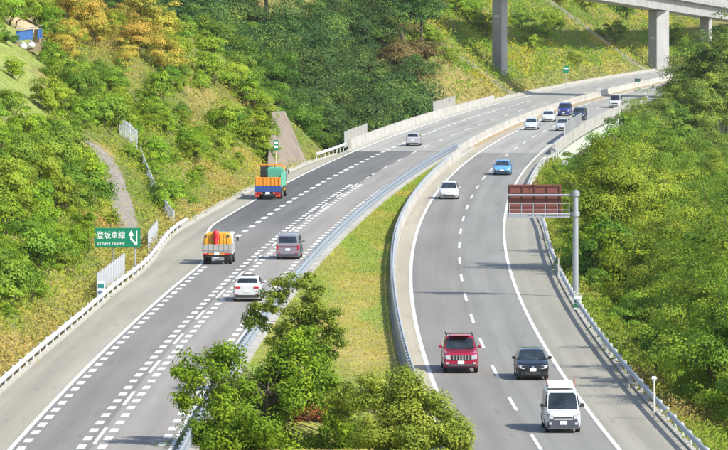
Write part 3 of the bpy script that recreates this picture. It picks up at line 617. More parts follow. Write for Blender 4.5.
TR = {
 'ol': [tree_proto(100 + i, 7.2, 2.7 + .3 * i, 3.0, 60, 1.0, 15000, .165, G_OL, .16) for i in range(4)],
 'yg': [tree_proto(120 + i, 6.2, 2.5, 2.6, 50, .95, 13000, .165, G_YG, .14, 2) for i in range(2)],
 'md': [tree_proto(130 + i, 7.4, 2.8, 3.0, 55, 1.0, 15000, .17, G_MD, .16) for i in range(3)],
 'dk': [tree_proto(140 + i, 14.5, 4.1, 5.6, 70, 1.75, 19000, .29, G_DK, .28, rough=.5) for i in range(4)],
 'br': [tree_proto(150, 13., 4.2, 4.8, 75, 1.5, 11000, .36, B_RD, .28)],
 'ob': [tree_proto(210 + i, 11.5, 3.9, 4.6, 95, 1.2, 32000, .175, G_OL, .24, rough=.45) for i in range(2)],
 'db': [tree_proto(220 + i, 14.5, 4.3, 5.8, 85, 1.5, 14000, .33, G_BD, .28, rough=.45) for i in range(2)],
 'sg': [tree_proto(160 + i, 2.3, 1.5, 1.15, 26, .62, 5600, .14, [(.05, .10, .018), (.095, .17, .025), (.17, .25, .035)], .05, 4) for i in range(3)],
 'sb': [tree_proto(170 + i, 2.4, 1.5, 1.2, 26, .62, 5600, .14, G_BR, .05, 4) for i in range(2)],
 'sy': [tree_proto(180 + i, 2.2, 1.5, 1.1, 26, .62, 5600, .14, G_YG, .05, 4) for i in range(3)],
 'so': [tree_proto(190 + i, 2.9, 1.7, 1.5, 30, .7, 6000, .15, A_OR, .06, 3) for i in range(3)],
 'sr': [tree_proto(195 + i, 2.0, 1.3, 1.0, 22, .55, 3400, .16, G_OB, .05, 4) for i in range(2)],
}
MARKS_R = [(575, 235, 'the gantry pole'), (654, 400, 'the capped slim pole'), (562, 143, 'the dark wind screen'), (688, 178, 'the white roofed huts'), (700, 70, 'the big trees'), (577, 310, 'the white marker'), (563, 411, 'the white van')]
MARKS_W = [(412, 139, 'the silver hatchback'), (352, 131, 'the nearer wind screen'), (445, 102, 'the farther wind screen'), (270, 178, 'the orange truck'), (400, 68, 'the brownish tree'), (286, 130, 'the concrete slope')]
MARKS_L = [(29, 44, 'the blue shed'), (110, 40, 'the orange thicket'), (117, 238, 'the green lane sign'), (128, 140, 'the grey fence panel'), (113, 185, 'the track'), (270, 178, 'the orange truck'), (286, 130, 'the concrete slope'), (183, 228, 'the curled guardrail end'), (101, 290, 'the small distance marker')]
def whereabouts(marks, X, D, Z):
    x, y = px_of(X, D, Z); a, b, nm = min(marks, key=lambda m: (m[0] - x) ** 2 + (m[1] - y) ** 2); dx, dy = x - a, y - b; r = math.hypot(dx, dy)
    far = 'just ' if r < 32 else ('well ' if r > 75 else ''); side = ('right of' if dx > 0 else 'left of') if abs(dx) > 1.6 * abs(dy) else (('above' if dy < 0 else 'below') if abs(dy) > 1.6 * abs(dx) else ('above-' if dy < 0 else 'below-') + ('right of' if dx > 0 else 'left of'))
    return far + side + ' ' + nm
def sized(s, a, b): return 'small ' if s < a else ('large ' if s > b else '')
def pick(k): return TR[k][RNG.integers(len(TR[k]))]
# --- shrubs of the left hillside
LAB = {'sg': 'mid green leafy shrub', 'sb': 'bright green leafy shrub', 'sy': 'yellow green shrub', 'so': 'orange yellow autumn shrub', 'sr': 'brownish dry shrub'}
placed = []
def shrub(kind, X, D, s, where, grp, sz=1.):
    plant('shrub', sized(s, .8, 1.15) + LAB[kind].replace('leafy ', '').replace('autumn ', '') + ' ' + whereabouts(MARKS_L, X, D, float(H(X, D)) + s) + where, 'shrub', pick(kind), (X, D, float(H(X, D)) - .1), s, grp, None, sz); placed.append((X, D))
EXCL = [(96, 136, 215, 262)]
def free_px(p):
    x, y = p
    if 92 < x < 140 and 222 < y < 260: return False
    if 8 < x < 50 and 20 < y < 60: return False
    if 262 < x < 312 and 105 < y < 172: return False
    if 142 < x < 180 and 175 < y < 240: return False
    return True
tries = 0
while len(placed) < 215 and tries < 6000:
    tries += 1; D = RNG.uniform(252, 566); u = RNG.uniform(3.0, 31); X = float(ELx(D)) - u; z = float(H(X, D)); p = px_of(X, D, z + .8)
    if p[0] < -18 or p[1] < -14 or p[0] > 325: continue
    s = RNG.uniform(.55, 1.35) * (1.0 if u > 5 else .6)
    if placed and min((X - a) ** 2 + ((D - b) * .55) ** 2 for a, b in placed) < (1.0 * s + .5) ** 2: continue
    if not free_px(p) or np.min((PATH[:, 0] - X) ** 2 + ((PATH[:, 1] - D) * .5) ** 2) < (1.0 + 1.3 * s) ** 2: continue
    if p[0] < 46 and 24 < p[1] < 128 and RNG.random() < .93: continue                    # mown terrace and bare soil
    n = float(fbm(X * .22, D * .05, 31))
    if 52 < p[0] < 172 and 6 < p[1] < 66: k = 'so' if RNG.random() < .75 else 'sy'; where, grp = ', in the autumn thicket', 'autumn thicket shrubs'
    elif p[1] < 130:
        k = 'sr' if n < .33 else ('sy' if n < .52 else ('sg' if n < .58 else ('sy' if n < .64 else 'sb'))); where, grp = ', high on the hillside', 'upper hillside shrubs'
    elif p[0] < 130:
        k = 'sr' if n < .33 else ('sg' if n < .48 else ('sy' if n < .58 else 'sb')); where, grp = ', on the left slope', 'lower hillside shrubs'
    else:
        if n > .45 and RNG.random() < .4: continue
        k = 'sy' if n < .5 else 'sb'; s *= .8; where, grp = ', on the dry bank', 'roadside bank shrubs'
    shrub(k, X, D, s, where, grp, RNG.uniform(.85, 1.25))
for px, py, k, s, lb in ((30, 268, 'sg', 1.5, 'tall dark green shrub crowding the lower left slope'), (8, 300, 'sg', 1.4, 'dark green shrub at the edge beside the white guardrail'), (55, 178, 'sg', 1.7, 'broad dark green shrub mound beside the hillside track'), (82, 205, 'sg', 1.5, 'green shrub mound overhanging the track above the green sign'), (70, 160, 'sg', 1.5, 'green mound of leaves at the top of the track'), (103, 122, 'sg', 1.4, 'dark shrub casting shade over the top of the track'),
                       (168, 205, 'sy', 1.2, 'bright yellow green bush beside the fence end'), (190, 150, 'sb', 1.1, 'green bush on the dry bank behind the fence'), (225, 130, 'sb', 1.5, 'bright green shrub on the bank behind the orange truck'), (253, 140, 'sb', 1.6, 'bright green shrub next to the concrete slope'), (245, 100, 'sb', 1.5, 'bright green shrub above the concrete slope')):
    X, D, z = hit(px, py + 8); plant('shrub', lb, 'shrub', pick(k), (X, D, z - .1), s, 'large hillside shrubs')
# trees on the ridge behind the thicket and round the valley edge
for px, py, D, k, s in ((10, -52, 596, 'dk', .55), (40, -56, 598, 'dk', .6), (75, -36, 600, 'dk', .6), (110, 4, 596, 'md', .9), (140, 10, 600, 'dk', .6), (172, 26, 590, 'md', 1.0), (196, 36, 585, 'md', 1.0), (222, 50, 588, 'md', .95), (246, 62, 592, 'md', .9), (268, 80, 596, 'md', .85), (300, 100, 601, 'md', 1.0), (312, 118, 603, 'md', .85), (235, 30, 612, 'md', 1.25), (205, 12, 616, 'md', 1.2), (268, 48, 614, 'md', 1.2)):
    hh = {'dk': 14.5, 'md': 7.4}[k] * s; X = at(px, D); zt_ = zat(py, D)
    plant('tree', ('green' if k == 'md' else 'dark') + ' broadleaf tree ' + whereabouts(MARKS_L, X, D, zt_ - 2) + ', behind the hillside crest', 'tree', pick(k), (X, D, zt_ - hh), s, 'trees on the crest' if k == 'md' else 'dark trees behind the thicket')
# --- dark wood in the valley behind the viaduct
cnt = 0; tries = 0; wood = []
while cnt < 120 and tries < 5000:
    tries += 1; D = RNG.uniform(606, 800); X = RNG.uniform(-.042, .020) * D; u = float(ELx(D)) - X
    if u < 4.6: continue
    if D > 745 and u < 13: continue
    if wood and min((X - a) ** 2 + (D - b) ** 2 for a, b in wood) < 17: continue
    wood.append((X, D)); s = RNG.uniform(.78, 1.2); g = float(H(X, D)); cnt += 1
    plant('tree', sized(s, .92, 1.08) + 'dark tree ' + whereabouts(MARKS_W, X, D, g + 9 * s) + ', in the dense valley wood', 'tree', pick('dk'), (X, D, g - .5), s, 'dense valley wood', None, RNG.uniform(.95, 1.15))
for px, D, s in ((398, 772, .98), (416, 778, .82), (385, 764, .9)):
    X = at(px, D); plant('tree', 'brownish tree at the end of the dark wood beside the grass slope', 'tree', TR['br'][0], (X, D, float(H(X, D)) - .6), s, 'brownish trees at the wood edge')
# --- far cutting
for px, py, s, k in ((612, 44, 1.9, 'sg'), (540, 42, 1.7, 'sy'), (553, 30, 1.6, 'sb'), (530, 52, 1.4, 'sy'), (470, 24, 1.9, 'sb'), (482, 36, 1.8, 'sb'), (455, 14, 1.8, 'sb'), (440, 8, 1.7, 'sb'), (625, 18, 2.0, 'sg'), (640, 10, 2.0, 'sg'), (674, 46, 1.8, 'sb'), (680, 54, 1.7, 'sb'), (574, 65, 1.2, 'sy'), (520, 30, 1.5, 'sy'), (425, 60, 1.4, 'sy'), (432, 72, 1.3, 'sy'), (450, 64, 1.2, 'sy'), (585, 12, 1.5, 'sy'), (560, 8, 1.4, 'sr'), (400, 20, 1.8, 'sg'), (415, 30, 1.6, 'sg')):
    X, D, z = hit(px, py, 800); plant('shrub', {'sg': 'dark green', 'sy': 'yellow green', 'sb': 'bright green', 'sr': 'brownish'}[k] + ' shrub ' + whereabouts([(500, 45, 'the single tall pier'), (655, 40, 'the thick pier'), (566, 72, 'the tiny far marker sign'), (445, 100, 'the farther wind screen')], X, D, z + 1) + ', on the far cutting', 'shrub', pick(k), (X, D, z - .1), s, 'shrubs on the far cutting')
# --- trees of the wooded embankment
rt = []; tries = 0
def rtree(k, X, D, s, lb, grp, sz=1.): plant('tree', sized(s, .8, 1.02) + lb + ' ' + whereabouts(MARKS_R, X, D, float(H(X, D)) + 5 * s) + (', in the valley' if D > 560 else ', on the embankment'), 'tree', pick(k), (X, D, float(H(X, D)) - .3), s, grp, None, sz)
while len(rt) < 165 and tries < 9000:
    tries += 1; D = RNG.uniform(236, 760); u = RNG.uniform(4.2, 42); X = float(ERx(D)) + u
    if X > .078 * D + 2: continue
    if D < 560 and u < 5.4 and RNG.random() < .5: continue
    if 545 < D < 572 and u < 7: continue
    px = px_of(X, D, 0)[0]
    if rt and min((X - a) ** 2 + ((D - b) * .7) ** 2 for a, b in rt) < 16: continue
    if D > 640 and u < 9: continue
    rt.append((X, D)); n = float(fbm(X * .12, D * .02, 44)); s = RNG.uniform(.72, 1.12) * (1.0 if u > 7 else .72)
    if D > 560: k, lb, g_ = ('md' if n < .5 else 'ol'), 'green tree', 'valley trees below the viaduct'; s *= 1.25
    elif n < .38: k, lb, g_ = 'md', 'mid green tree', 'mid green embankment trees'
    elif n < .62: k, lb, g_ = 'ol', 'olive green tree', 'olive embankment trees'
    else: k, lb, g_ = 'yg', 'yellow green tree', 'yellow green embankment trees'
    if k == 'ol' and u > 5.2 and D < 560 and RNG.random() < .7: k, s = 'ob', s * RNG.uniform(.7, .95)
    rtree(k, X, D, s, lb, g_, RNG.uniform(.9, 1.2))
for px, D, zt_, s, k, lb in ((608, 360, 142, .95, 'ob', 'largest olive tree, rising just behind the gantry pole'), (634, 378, 146, .9, 'ob', 'large olive tree next to the one behind the gantry'), (582, 452, 160, .9, 'md', 'mid green tree directly behind the gantry pole'), (588, 400, 200, .95, 'md', 'dark green tree just beyond the gantry pole')):
    X = at(px, D); g = zat(zt_, D) - {'ob': 11.5, 'md': 7.4}[k] * s; plant('tree', lb, 'tree', pick(k), (X, D, g), s, 'trees by the gantry')
for px, D, top, s in ((716, 262, 268, .86), (733, 270, 240, .9), (722, 284, 238, .92), (704, 298, 262, .82), (735, 252, 290, .85), (690, 318, 232, .88), (668, 338, 222, .85)):
    X = at(px, D); plant('tree', 'tall olive tree ' + whereabouts(MARKS_R, X, D, zat(top, D) - 4) + ', shading the shoulder', 'tree', pick('ob'), (X, D, zat(top, D) - 11.5 * s), s, 'tall trees shading the shoulder')
for px, D, top, s in ((705, 775, 34, 1.05), (690, 790, 52, .95), (728, 770, 24, 1.15), (716, 745, 62, .95), (680, 770, 78, .8), (745, 760, 30, 1.1), (700, 735, 84, .85)):
    X = at(px, D); plant('tree', 'big dark green tree ' + whereabouts([(655, 45, 'the thick pier'), (700, 35, 'the thin pier'), (688, 178, 'the white roofed huts')], X, D, zat(top, D) - 4) + ', before the overpass', 'tree', pick('db'), (X, D, zat(top, D) - 14.5 * s), s, 'big dark trees before the overpass')
for px, D, top, s in ((645, 742, 96, .62), (662, 735, 93, .66), (634, 724, 106, .55), (652, 715, 110, .6), (674, 722, 104, .62)):
    X = at(px, D); plant('tree', 'rounded green tree ' + whereabouts([(614, 101, 'the farthest white van'), (655, 45, 'the thick pier')], X, D, zat(top, D) - 3) + ', beyond the parapet', 'tree', pick('db'), (X, D, zat(top, D) - 14.5 * s), s, 'trees at the far parapet end')
# verge bushes along the pale guardrail
for D in np.arange(300, 560, 7.5):
    X = float(ERx(D)) + RNG.uniform(1.2, 3.2)
    plant('shrub', 'low verge bush ' + whereabouts(MARKS_R, X, D, 0) + ', beside the pale guardrail', 'shrub', pick(['sb', 'sg', 'sy'][RNG.integers(3)]), (X, D, float(H(X, D)) - .15), RNG.uniform(.35, .75), 'low verge bushes by the pale guardrail')
for D in np.arange(238, 560, 5.5):
    X = float(ERx(D)) + RNG.uniform(3.6, 6.8)
    plant('shrub', 'leafy bush ' + whereabouts(MARKS_R, X, D, -1) + ', under the embankment trees', 'shrub', pick(['sb', 'sg', 'sy'][RNG.integers(3)]), (X, D, float(H(X, D)) - .15), RNG.uniform(.7, 1.3), 'bushes under the embankment trees')
# small pale roofs in the valley
for px, py, D, lb in ((690, 176, 640, 'small white roofed hut in the valley clearing'), (678.5, 176, 648, 'smaller white roofed hut beside the hut in the clearing')):
    X = at(px, D); z = zat(py + 6, D); t = thing('hut', lb, 'hut', (X, D, z - 1)); wd = 1.3 if px > 685 else .9
    MB().box((0, 0, .8), (wd, 1.6, 1.7)).build('wall', GREYP, t); MB().prism([(-wd / 2 - .15, 1.6), (wd / 2 + .15, 1.6), (0, 2.0)], -1, 1).build('roof', WHITE, t); MB().box((0, -.81, .7), (.4, .03, 1.2)).build('door', WOOD, t)

for px, D, s_, k, lb_ in ((606, 354, 1.7, 'sg', 'round green bush hiding the foot of the largest olive tree'), (618, 351, 1.5, 'sb', 'bright green bush beside the foot of the largest olive tree'), (596, 356, 1.4, 'sb', 'bright green bush between the gantry pole and the largest olive tree')):
    X = at(px, D); plant('shrub', lb_, 'shrub', pick(k), (X, D, float(H(X, D)) - .1), s_, 'bushes by the gantry', None, 1.25)
for px, py, s_, lb_ in ((266, 158, .9, 'low yellow green bush at the foot of the concrete slope'), (267, 142, 1.0, 'yellow green bush halfway up the edge of the concrete slope'), (266, 124, 1.1, 'yellow green bush near the top of the concrete slope'), (292, 112, 1.2, 'yellow green bush over the upper far edge of the concrete slope')):
    X, D, z = hit(px, py + 4); plant('shrub', lb_, 'shrub', pick('sy'), (X, D, z - .1), s_, 'bushes edging the concrete slope')
# --- foreground trees standing in the median
def lobes_tree(name, label, group, base, lobes, nl, ls, P, tr, seed, aspect=.55, per=9, rcf=.5):
    rng = np.random.default_rng(seed); bx, by, bz = base; t = thing(name, label, 'tree', base, group=group); cl = []; rc = []
    for (cx, cy, cz, r) in lobes:
        for _ in range(max(6, int(per * r * 2.2))):
            d = rng.normal(size=3); d /= np.linalg.norm(d); q_ = rng.random() ** .4; cl.append((cx - bx + d[0] * r * q_, cy - by + d[1] * r * q_, cz - bz + d[2] * r * q_ * .9)); rc.append(r)
    cl = np.array(cl); rc = np.array(rc); k = rng.choice(len(cl), nl, p=rc ** 1.3 / (rc ** 1.3).sum()); d = rng.normal(size=(nl, 3)); d /= np.linalg.norm(d, axis=1, keepdims=True)
    rad = .18 + rcf * rc[k] * (.4 + .6 * rng.random(len(cl))[k]); C = cl[k] + d * (rad * rng.random(nl) ** .45)[:, None] * np.array([1, 1, .75])
    q0 = cl - cl.mean(0); q0 /= np.linalg.norm(q0, axis=1, keepdims=True) + 1e-6; N = d * 1.1 + q0[k] * .5 + rng.normal(size=(nl, 3)) * .42 + np.array([0, -.1, .35])
    V, Fc, Cc = leaves(C, N, ls * rng.uniform(.6, 1.4, nl), palette(P, nl, rng, rng.random(len(cl))[k]), rng, aspect); ob('crown', mesh('crown', V, Fc, LEAF, col=Cc), t)
    b = MB(); top = (max(l[2] for l in lobes) - bz) * .72; mid = np.mean([(l[0] - bx, l[1] - by) for l in lobes], 0)
    tp = [(0, 0, -.5), (.05, 0, top * .25), (mid[0] * .3, mid[1] * .3, top * .5), (mid[0] * .6, mid[1] * .6, top * .8), (mid[0], mid[1], top)]
    b.tube(tp, [tr * 1.3, tr, tr * .8, tr * .5, tr * .15], 10)
    for i, c in enumerate(cl):
        if i % 4 == 0:
            s0 = Vector(tp[2]).lerp(Vector(tp[3]), rng.random()) if c[2] > top * .5 else Vector(tp[1]).lerp(Vector(tp[2]), .4 + .6 * rng.random())
            b.tube([s0, s0.lerp(Vector(c), .5) + Vector((0, 0, .2)), tuple(c)], [tr * .24, tr * .13, tr * .04], 5, False)
    b.build('trunk', BARK, t, smooth=60); return t
def lb(px, py, D, rpx): return (at(px, D), D, zat(py, D), rpx * D / F)
dA = 230.
lobes_tree('tree', 'bright green leafy tree in the median, the nearest of all', 'median trees', (at(265, dA), dA, 0),
  [lb(188, 372, dA, 20), lb(186, 398, dA, 14), lb(225, 362, dA + 1, 24), lb(228, 395, dA, 32), lb(262, 380, dA + 2, 20), lb(272, 402, dA + 1, 24), lb(290, 395, dA - 1, 20), lb(215, 436, dA - 1, 34), lb(255, 430, dA - 1, 32), lb(300, 345, dA + 1, 22), lb(285, 372, dA + 1, 24), lb(312, 385, dA, 28), lb(340, 415, dA - 1, 26), lb(330, 450, dA, 30), lb(362, 432, dA, 18), lb(285, 462, dA, 36), lb(200, 466, dA, 36), lb(240, 478, dA, 40), lb(350, 480, dA, 36)], 74000, .172, [(.055, .11, .011), (.12, .205, .017), (.22, .31, .03)], .11, 5, .5)
dB = 258.
lobes_tree('tree', 'sparse olive brown tree in the median by the white car', 'median trees', (at(298, dB), dB, 0),
  [lb(280, 288, dB, 14), lb(258, 318, dB, 15), lb(268, 302, dB, 15), lb(300, 280, dB, 13), lb(312, 298, dB, 18), lb(325, 318, dB, 18), lb(300, 322, dB, 20), lb(335, 338, dB, 14), lb(285, 338, dB, 18), lb(318, 345, dB, 22)], 22000, .14, G_OB, .09, 6, .5, 7, .36)
dC = 206.
lobes_tree('tree', 'rounded olive green tree in the median beside the oncoming lanes', 'median trees', (at(405, dC), dC, 0),
  [lb(372, 392, dC, 22), lb(398, 384, dC, 20), lb(348, 402, dC + 3, 18), lb(425, 400, dC, 20), lb(400, 420, dC, 28), lb(440, 425, dC, 22), lb(378, 440, dC, 26), lb(455, 445, dC, 24), lb(425, 455, dC, 30), lb(462, 462, dC, 22), lb(395, 475, dC, 32)], 70000, .125, [(.07, .10, .02), (.135, .175, .03), (.20, .235, .042), (.25, .26, .055)], .15, 8, .5)
dR_ = 243.
lobes_tree('shrub', 'rust brown leaved shrub glimpsed behind the bright green tree', 'median trees', (at(308, dR_), dR_, 0), [lb(300, 412, dR_, 18), lb(320, 418, dR_, 16), lb(278, 420, dR_, 14)], 4000, .13, [(.22, .09, .035), (.33, .14, .05), (.30, .19, .07)], .05, 9)

# ------------------------------------------------------------------ weeds and grass (uncountable cover)
def cover(name, label, X, D, Z, size, cols, rng, up=.9, per=6, spread=.3, hgt=.35, aspect=.35, parent=None):
    n = len(X); C = np.repeat(np.stack([X, D, Z], -1), per, 0); m = n * per; sp = np.repeat(size, per)
    off = rng.normal(size=(m, 3)); off[:, 2] = np.abs(off[:, 2]); C = C + off * np.array([spread, spread, hgt]) * (sp / np.mean(size))[:, None]
    N = rng.normal(size=(m, 3)) * .75 + np.array([.1, -.25, up]); V, Fc, Cc = leaves(C, N, sp * rng.uniform(.6, 1.4, m), np.repeat(cols, per, 0) * rng.uniform(.88, 1.12, (m, 1)) * np.array([1.05, 1.10, .95]), rng, aspect, .1)
    return tag(ob(name, mesh(name, V, Fc, GRASSM, col=Cc)), label, 'weeds' if 'weed' in name else 'grass', None, 'stuff')
rg = np.random.default_rng(3)
def zone_cols(X, D, s, pal, rng):
    n = np.clip((fbm(X * .22, D * .055, s) - .22) / .56 + rng.normal(size=len(X)) * .07, 0, .9999); P = np.array(pal); k = n * (len(P) - 1); i = k.astype(int); f = (k - i)[:, None]
    return P[i] * (1 - f) + P[i + 1] * f
n = 80000; D = rg.uniform(245, 572, n); u = .7 + 33 * rg.random(n) ** 1.15; X = ELx(D) - u; Z = HL(X, D)
px, py = px_of(X, D, Z); ok = (px > -25) & (px < 330) & (py > -20); dm = np.array([np.min((PATH[:, 0] - a) ** 2 + ((PATH[:, 1] - b) * .4) ** 2) for a, b in zip(X[ok], D[ok])]); ix = np.where(ok)[0][dm > .9]
X, D, Z, u, px, py = (q_[ix] for q_ in (X, D, Z, u, px, py)); terr = (px < 46) & (py > 24) & (py < 128); lin = (px > 268 + (py - 110) * .12) & (px < 285 + (py - 110) * .4) & (py > 109) & (py < 164)
keep = (~terr | (rg.random(len(X)) < .35)) & ~lin & ~((px < 60) & (py < 32) & (rg.random(len(X)) < .85)); X, D, Z, u, px, py, terr = (q_[keep] for q_ in (X, D, Z, u, px, py, terr))
cc = zone_cols(X, D, 61, [(.30, .215, .06), (.27, .23, .042), (.22, .235, .03), (.165, .225, .024), (.12, .20, .018), (.17, .235, .024), (.23, .255, .03), (.32, .285, .035)], rg)
cc = mixc(cc, (.32, .24, .09), (u < 2.6) * .4); cc[terr] = np.array((.20, .27, .04))
cover('weeds', 'mixed green and straw weeds covering the hillside', X, D, Z, np.where(terr, .12, rg.uniform(.12, .27, len(X))), cc * 1.12, rg, .8, 6, .3, .26)
n = 42000; D = rg.uniform(785, 1120, n); u = 1.6 + 40 * rg.random(n); X = ELx(D) - u; Z = HL(X, D); px, py = px_of(X, D, Z); drn = (np.abs(D - u * .16 - 818) > 3.0) & (np.abs(D - u * .16 - 992) > 3.3); ok = (px > 340) & (px < 760) & (py > -15) & drn
X, D, Z, u = X[ok], D[ok], Z[ok], u[ok]
cover('weeds', 'yellow green grass and weeds covering the far cutting', X, D, Z, rg.uniform(.28, .55, len(X)), mixc(zone_cols(X, D, 71, [(.35, .22, .05), (.34, .285, .03), (.27, .285, .024), (.19, .265, .022), (.11, .21, .018), (.22, .275, .024), (.41, .34, .03)], rg), (.38, .27, .15), (u < 4) * .4), rg, .8, 5, .6, .35)
n = 16000; D = rg.uniform(215, 560, n); u = .35 + 5.5 * rg.random(n) ** 1.2; X = ERx(D) + u; Z = HR(X, D)
cover('weeds', 'straw and green weeds on the verge outside the pale guardrail', X, D, Z, rg.uniform(.12, .26, n), zone_cols(X, D, 81, [(.27, .21, .08), (.23, .22, .045), (.17, .22, .03), (.11, .20, .02), (.15, .23, .025), (.30, .28, .06)], rg), rg, .7, 6, .25, .28)
n = 17000; D = rg.uniform(190, 575, n); f = rg.random(n); a, b = MLx(D) + .5, MRx(D) - .3; X = a + (b - a) * f; ok = b - a > .4; X, D = X[ok], D[ok]
cover('grass', 'short yellow green grass on the median strip', X, D, X * 0 - .03, rg.uniform(.09, .17, len(X)), colM(X, D) * np.array([1.22, 1.2, 1.1]), rg, 1.0, 6, .22, .04, .3)

# ------------------------------------------------------------------ vehicles
GLASS = mat('window_glass', (.018, .026, .034), .05, var=.6, scale=1.6, spec=.5)
TYRE = mat('tyre_rubber', (.018, .018, .018), .85, var=.2); RIM = mat('alloy_rim', (.45, .46, .48), .35, metal=.7, var=.1); BLACKP = mat('black_plastic', (.03, .03, .032), .55, var=.2)
CHROME = mat('chrome_trim', (.7, .71, .73), .15, metal=1, var=.05); LAMPW = mat('headlamp_lens', (.42, .45, .49), .12, var=.1, scale=8, spec=.8); LAMPR = mat('tail_lamp_lens', (.42, .015, .015), .2, var=.15, scale=8); LAMPO = mat('amber_lens', (.75, .22, .02), .25, var=.1)
PLATE = mat('number_plate_paint', (.75, .76, .72), .5, var=.05); PLATEY = mat('yellow_number_plate', (.75, .58, .06), .5, var=.05); GREYB = mat('grey_bumper', (.05, .058, .075), .6, var=.1)
def carpaint(name, col, metal=.2): return mat(name, col, .28, metal=metal, var=.04, scale=1.5, coat=.6)
_wm = {}
def wheel(parent, x, y, r, wd=.2, rimm=RIM):
    k = (r, wd, rimm.name)
    if k not in _wm:
        h = wd / 2; b = MB(); n = 20; prof = [(-h, r * .62), (-h, r * .92), (-h * .75, r), (h * .75, r), (h, r * .92), (h, r * .62)]
        V = [(a, q_ * math.cos(2 * math.pi * i / n), q_ * math.sin(2 * math.pi * i / n)) for i in range(n) for a, q_ in prof]; m = len(prof)
        b.add(V, [[i * m + j, i * m + (j + 1) % m, ((i + 1) % n) * m + (j + 1) % m, ((i + 1) % n) * m + j] for i in range(n) for j in range(m)]); o = b.build('tyre', TYRE, smooth=40); tm = o.data; bpy.data.objects.remove(o)
        b = MB(); V = [(0, 0, 0)]; b.tube([(-h * .8, 0, 0), (h * .8, 0, 0)], r * .6, 16)
        for i in range(5):
            a = i * 2 * math.pi / 5
            for sx in (-1, 1): b.box((sx * h * .85, r * .33 * math.cos(a), r * .33 * math.sin(a)), (.03, r * .12, r * .5), M=Matrix.Rotation(a - math.pi / 2, 3, 'X'))
        o = b.build('rim', rimm, smooth=40); rm = o.data; bpy.data.objects.remove(o); _wm[k] = (tm, rm)
    t, m = _wm[k]; w_ = ob('wheel', t, parent, (x, y, r)); ob('rim', m, w_); return w_
def cut_wells(o, wells):
    """cut round wheel wells through the body sides"""
    b = MB()
    for y, r, x0, x1 in wells: b.tube([(x0, y, r), (x1, y, r)], r + .07, 20)
    c = b.build('cutter', BLACKP); md = o.modifiers.new('b', 'BOOLEAN'); md.object = c; md.operation = 'DIFFERENCE'; md.solver = 'EXACT'; md.material_mode = 'TRANSFER'
    dg = bpy.context.evaluated_depsgraph_get(); dg.update(); me = bpy.data.meshes.new_from_object(o.evaluated_get(dg)); o.modifiers.clear(); o.data = me; me.name = 'body'; bpy.data.objects.remove(c)
    me.polygons.foreach_set('use_smooth', [True] * len(me.polygons)); me.set_sharp_from_angle(angle=R(38))
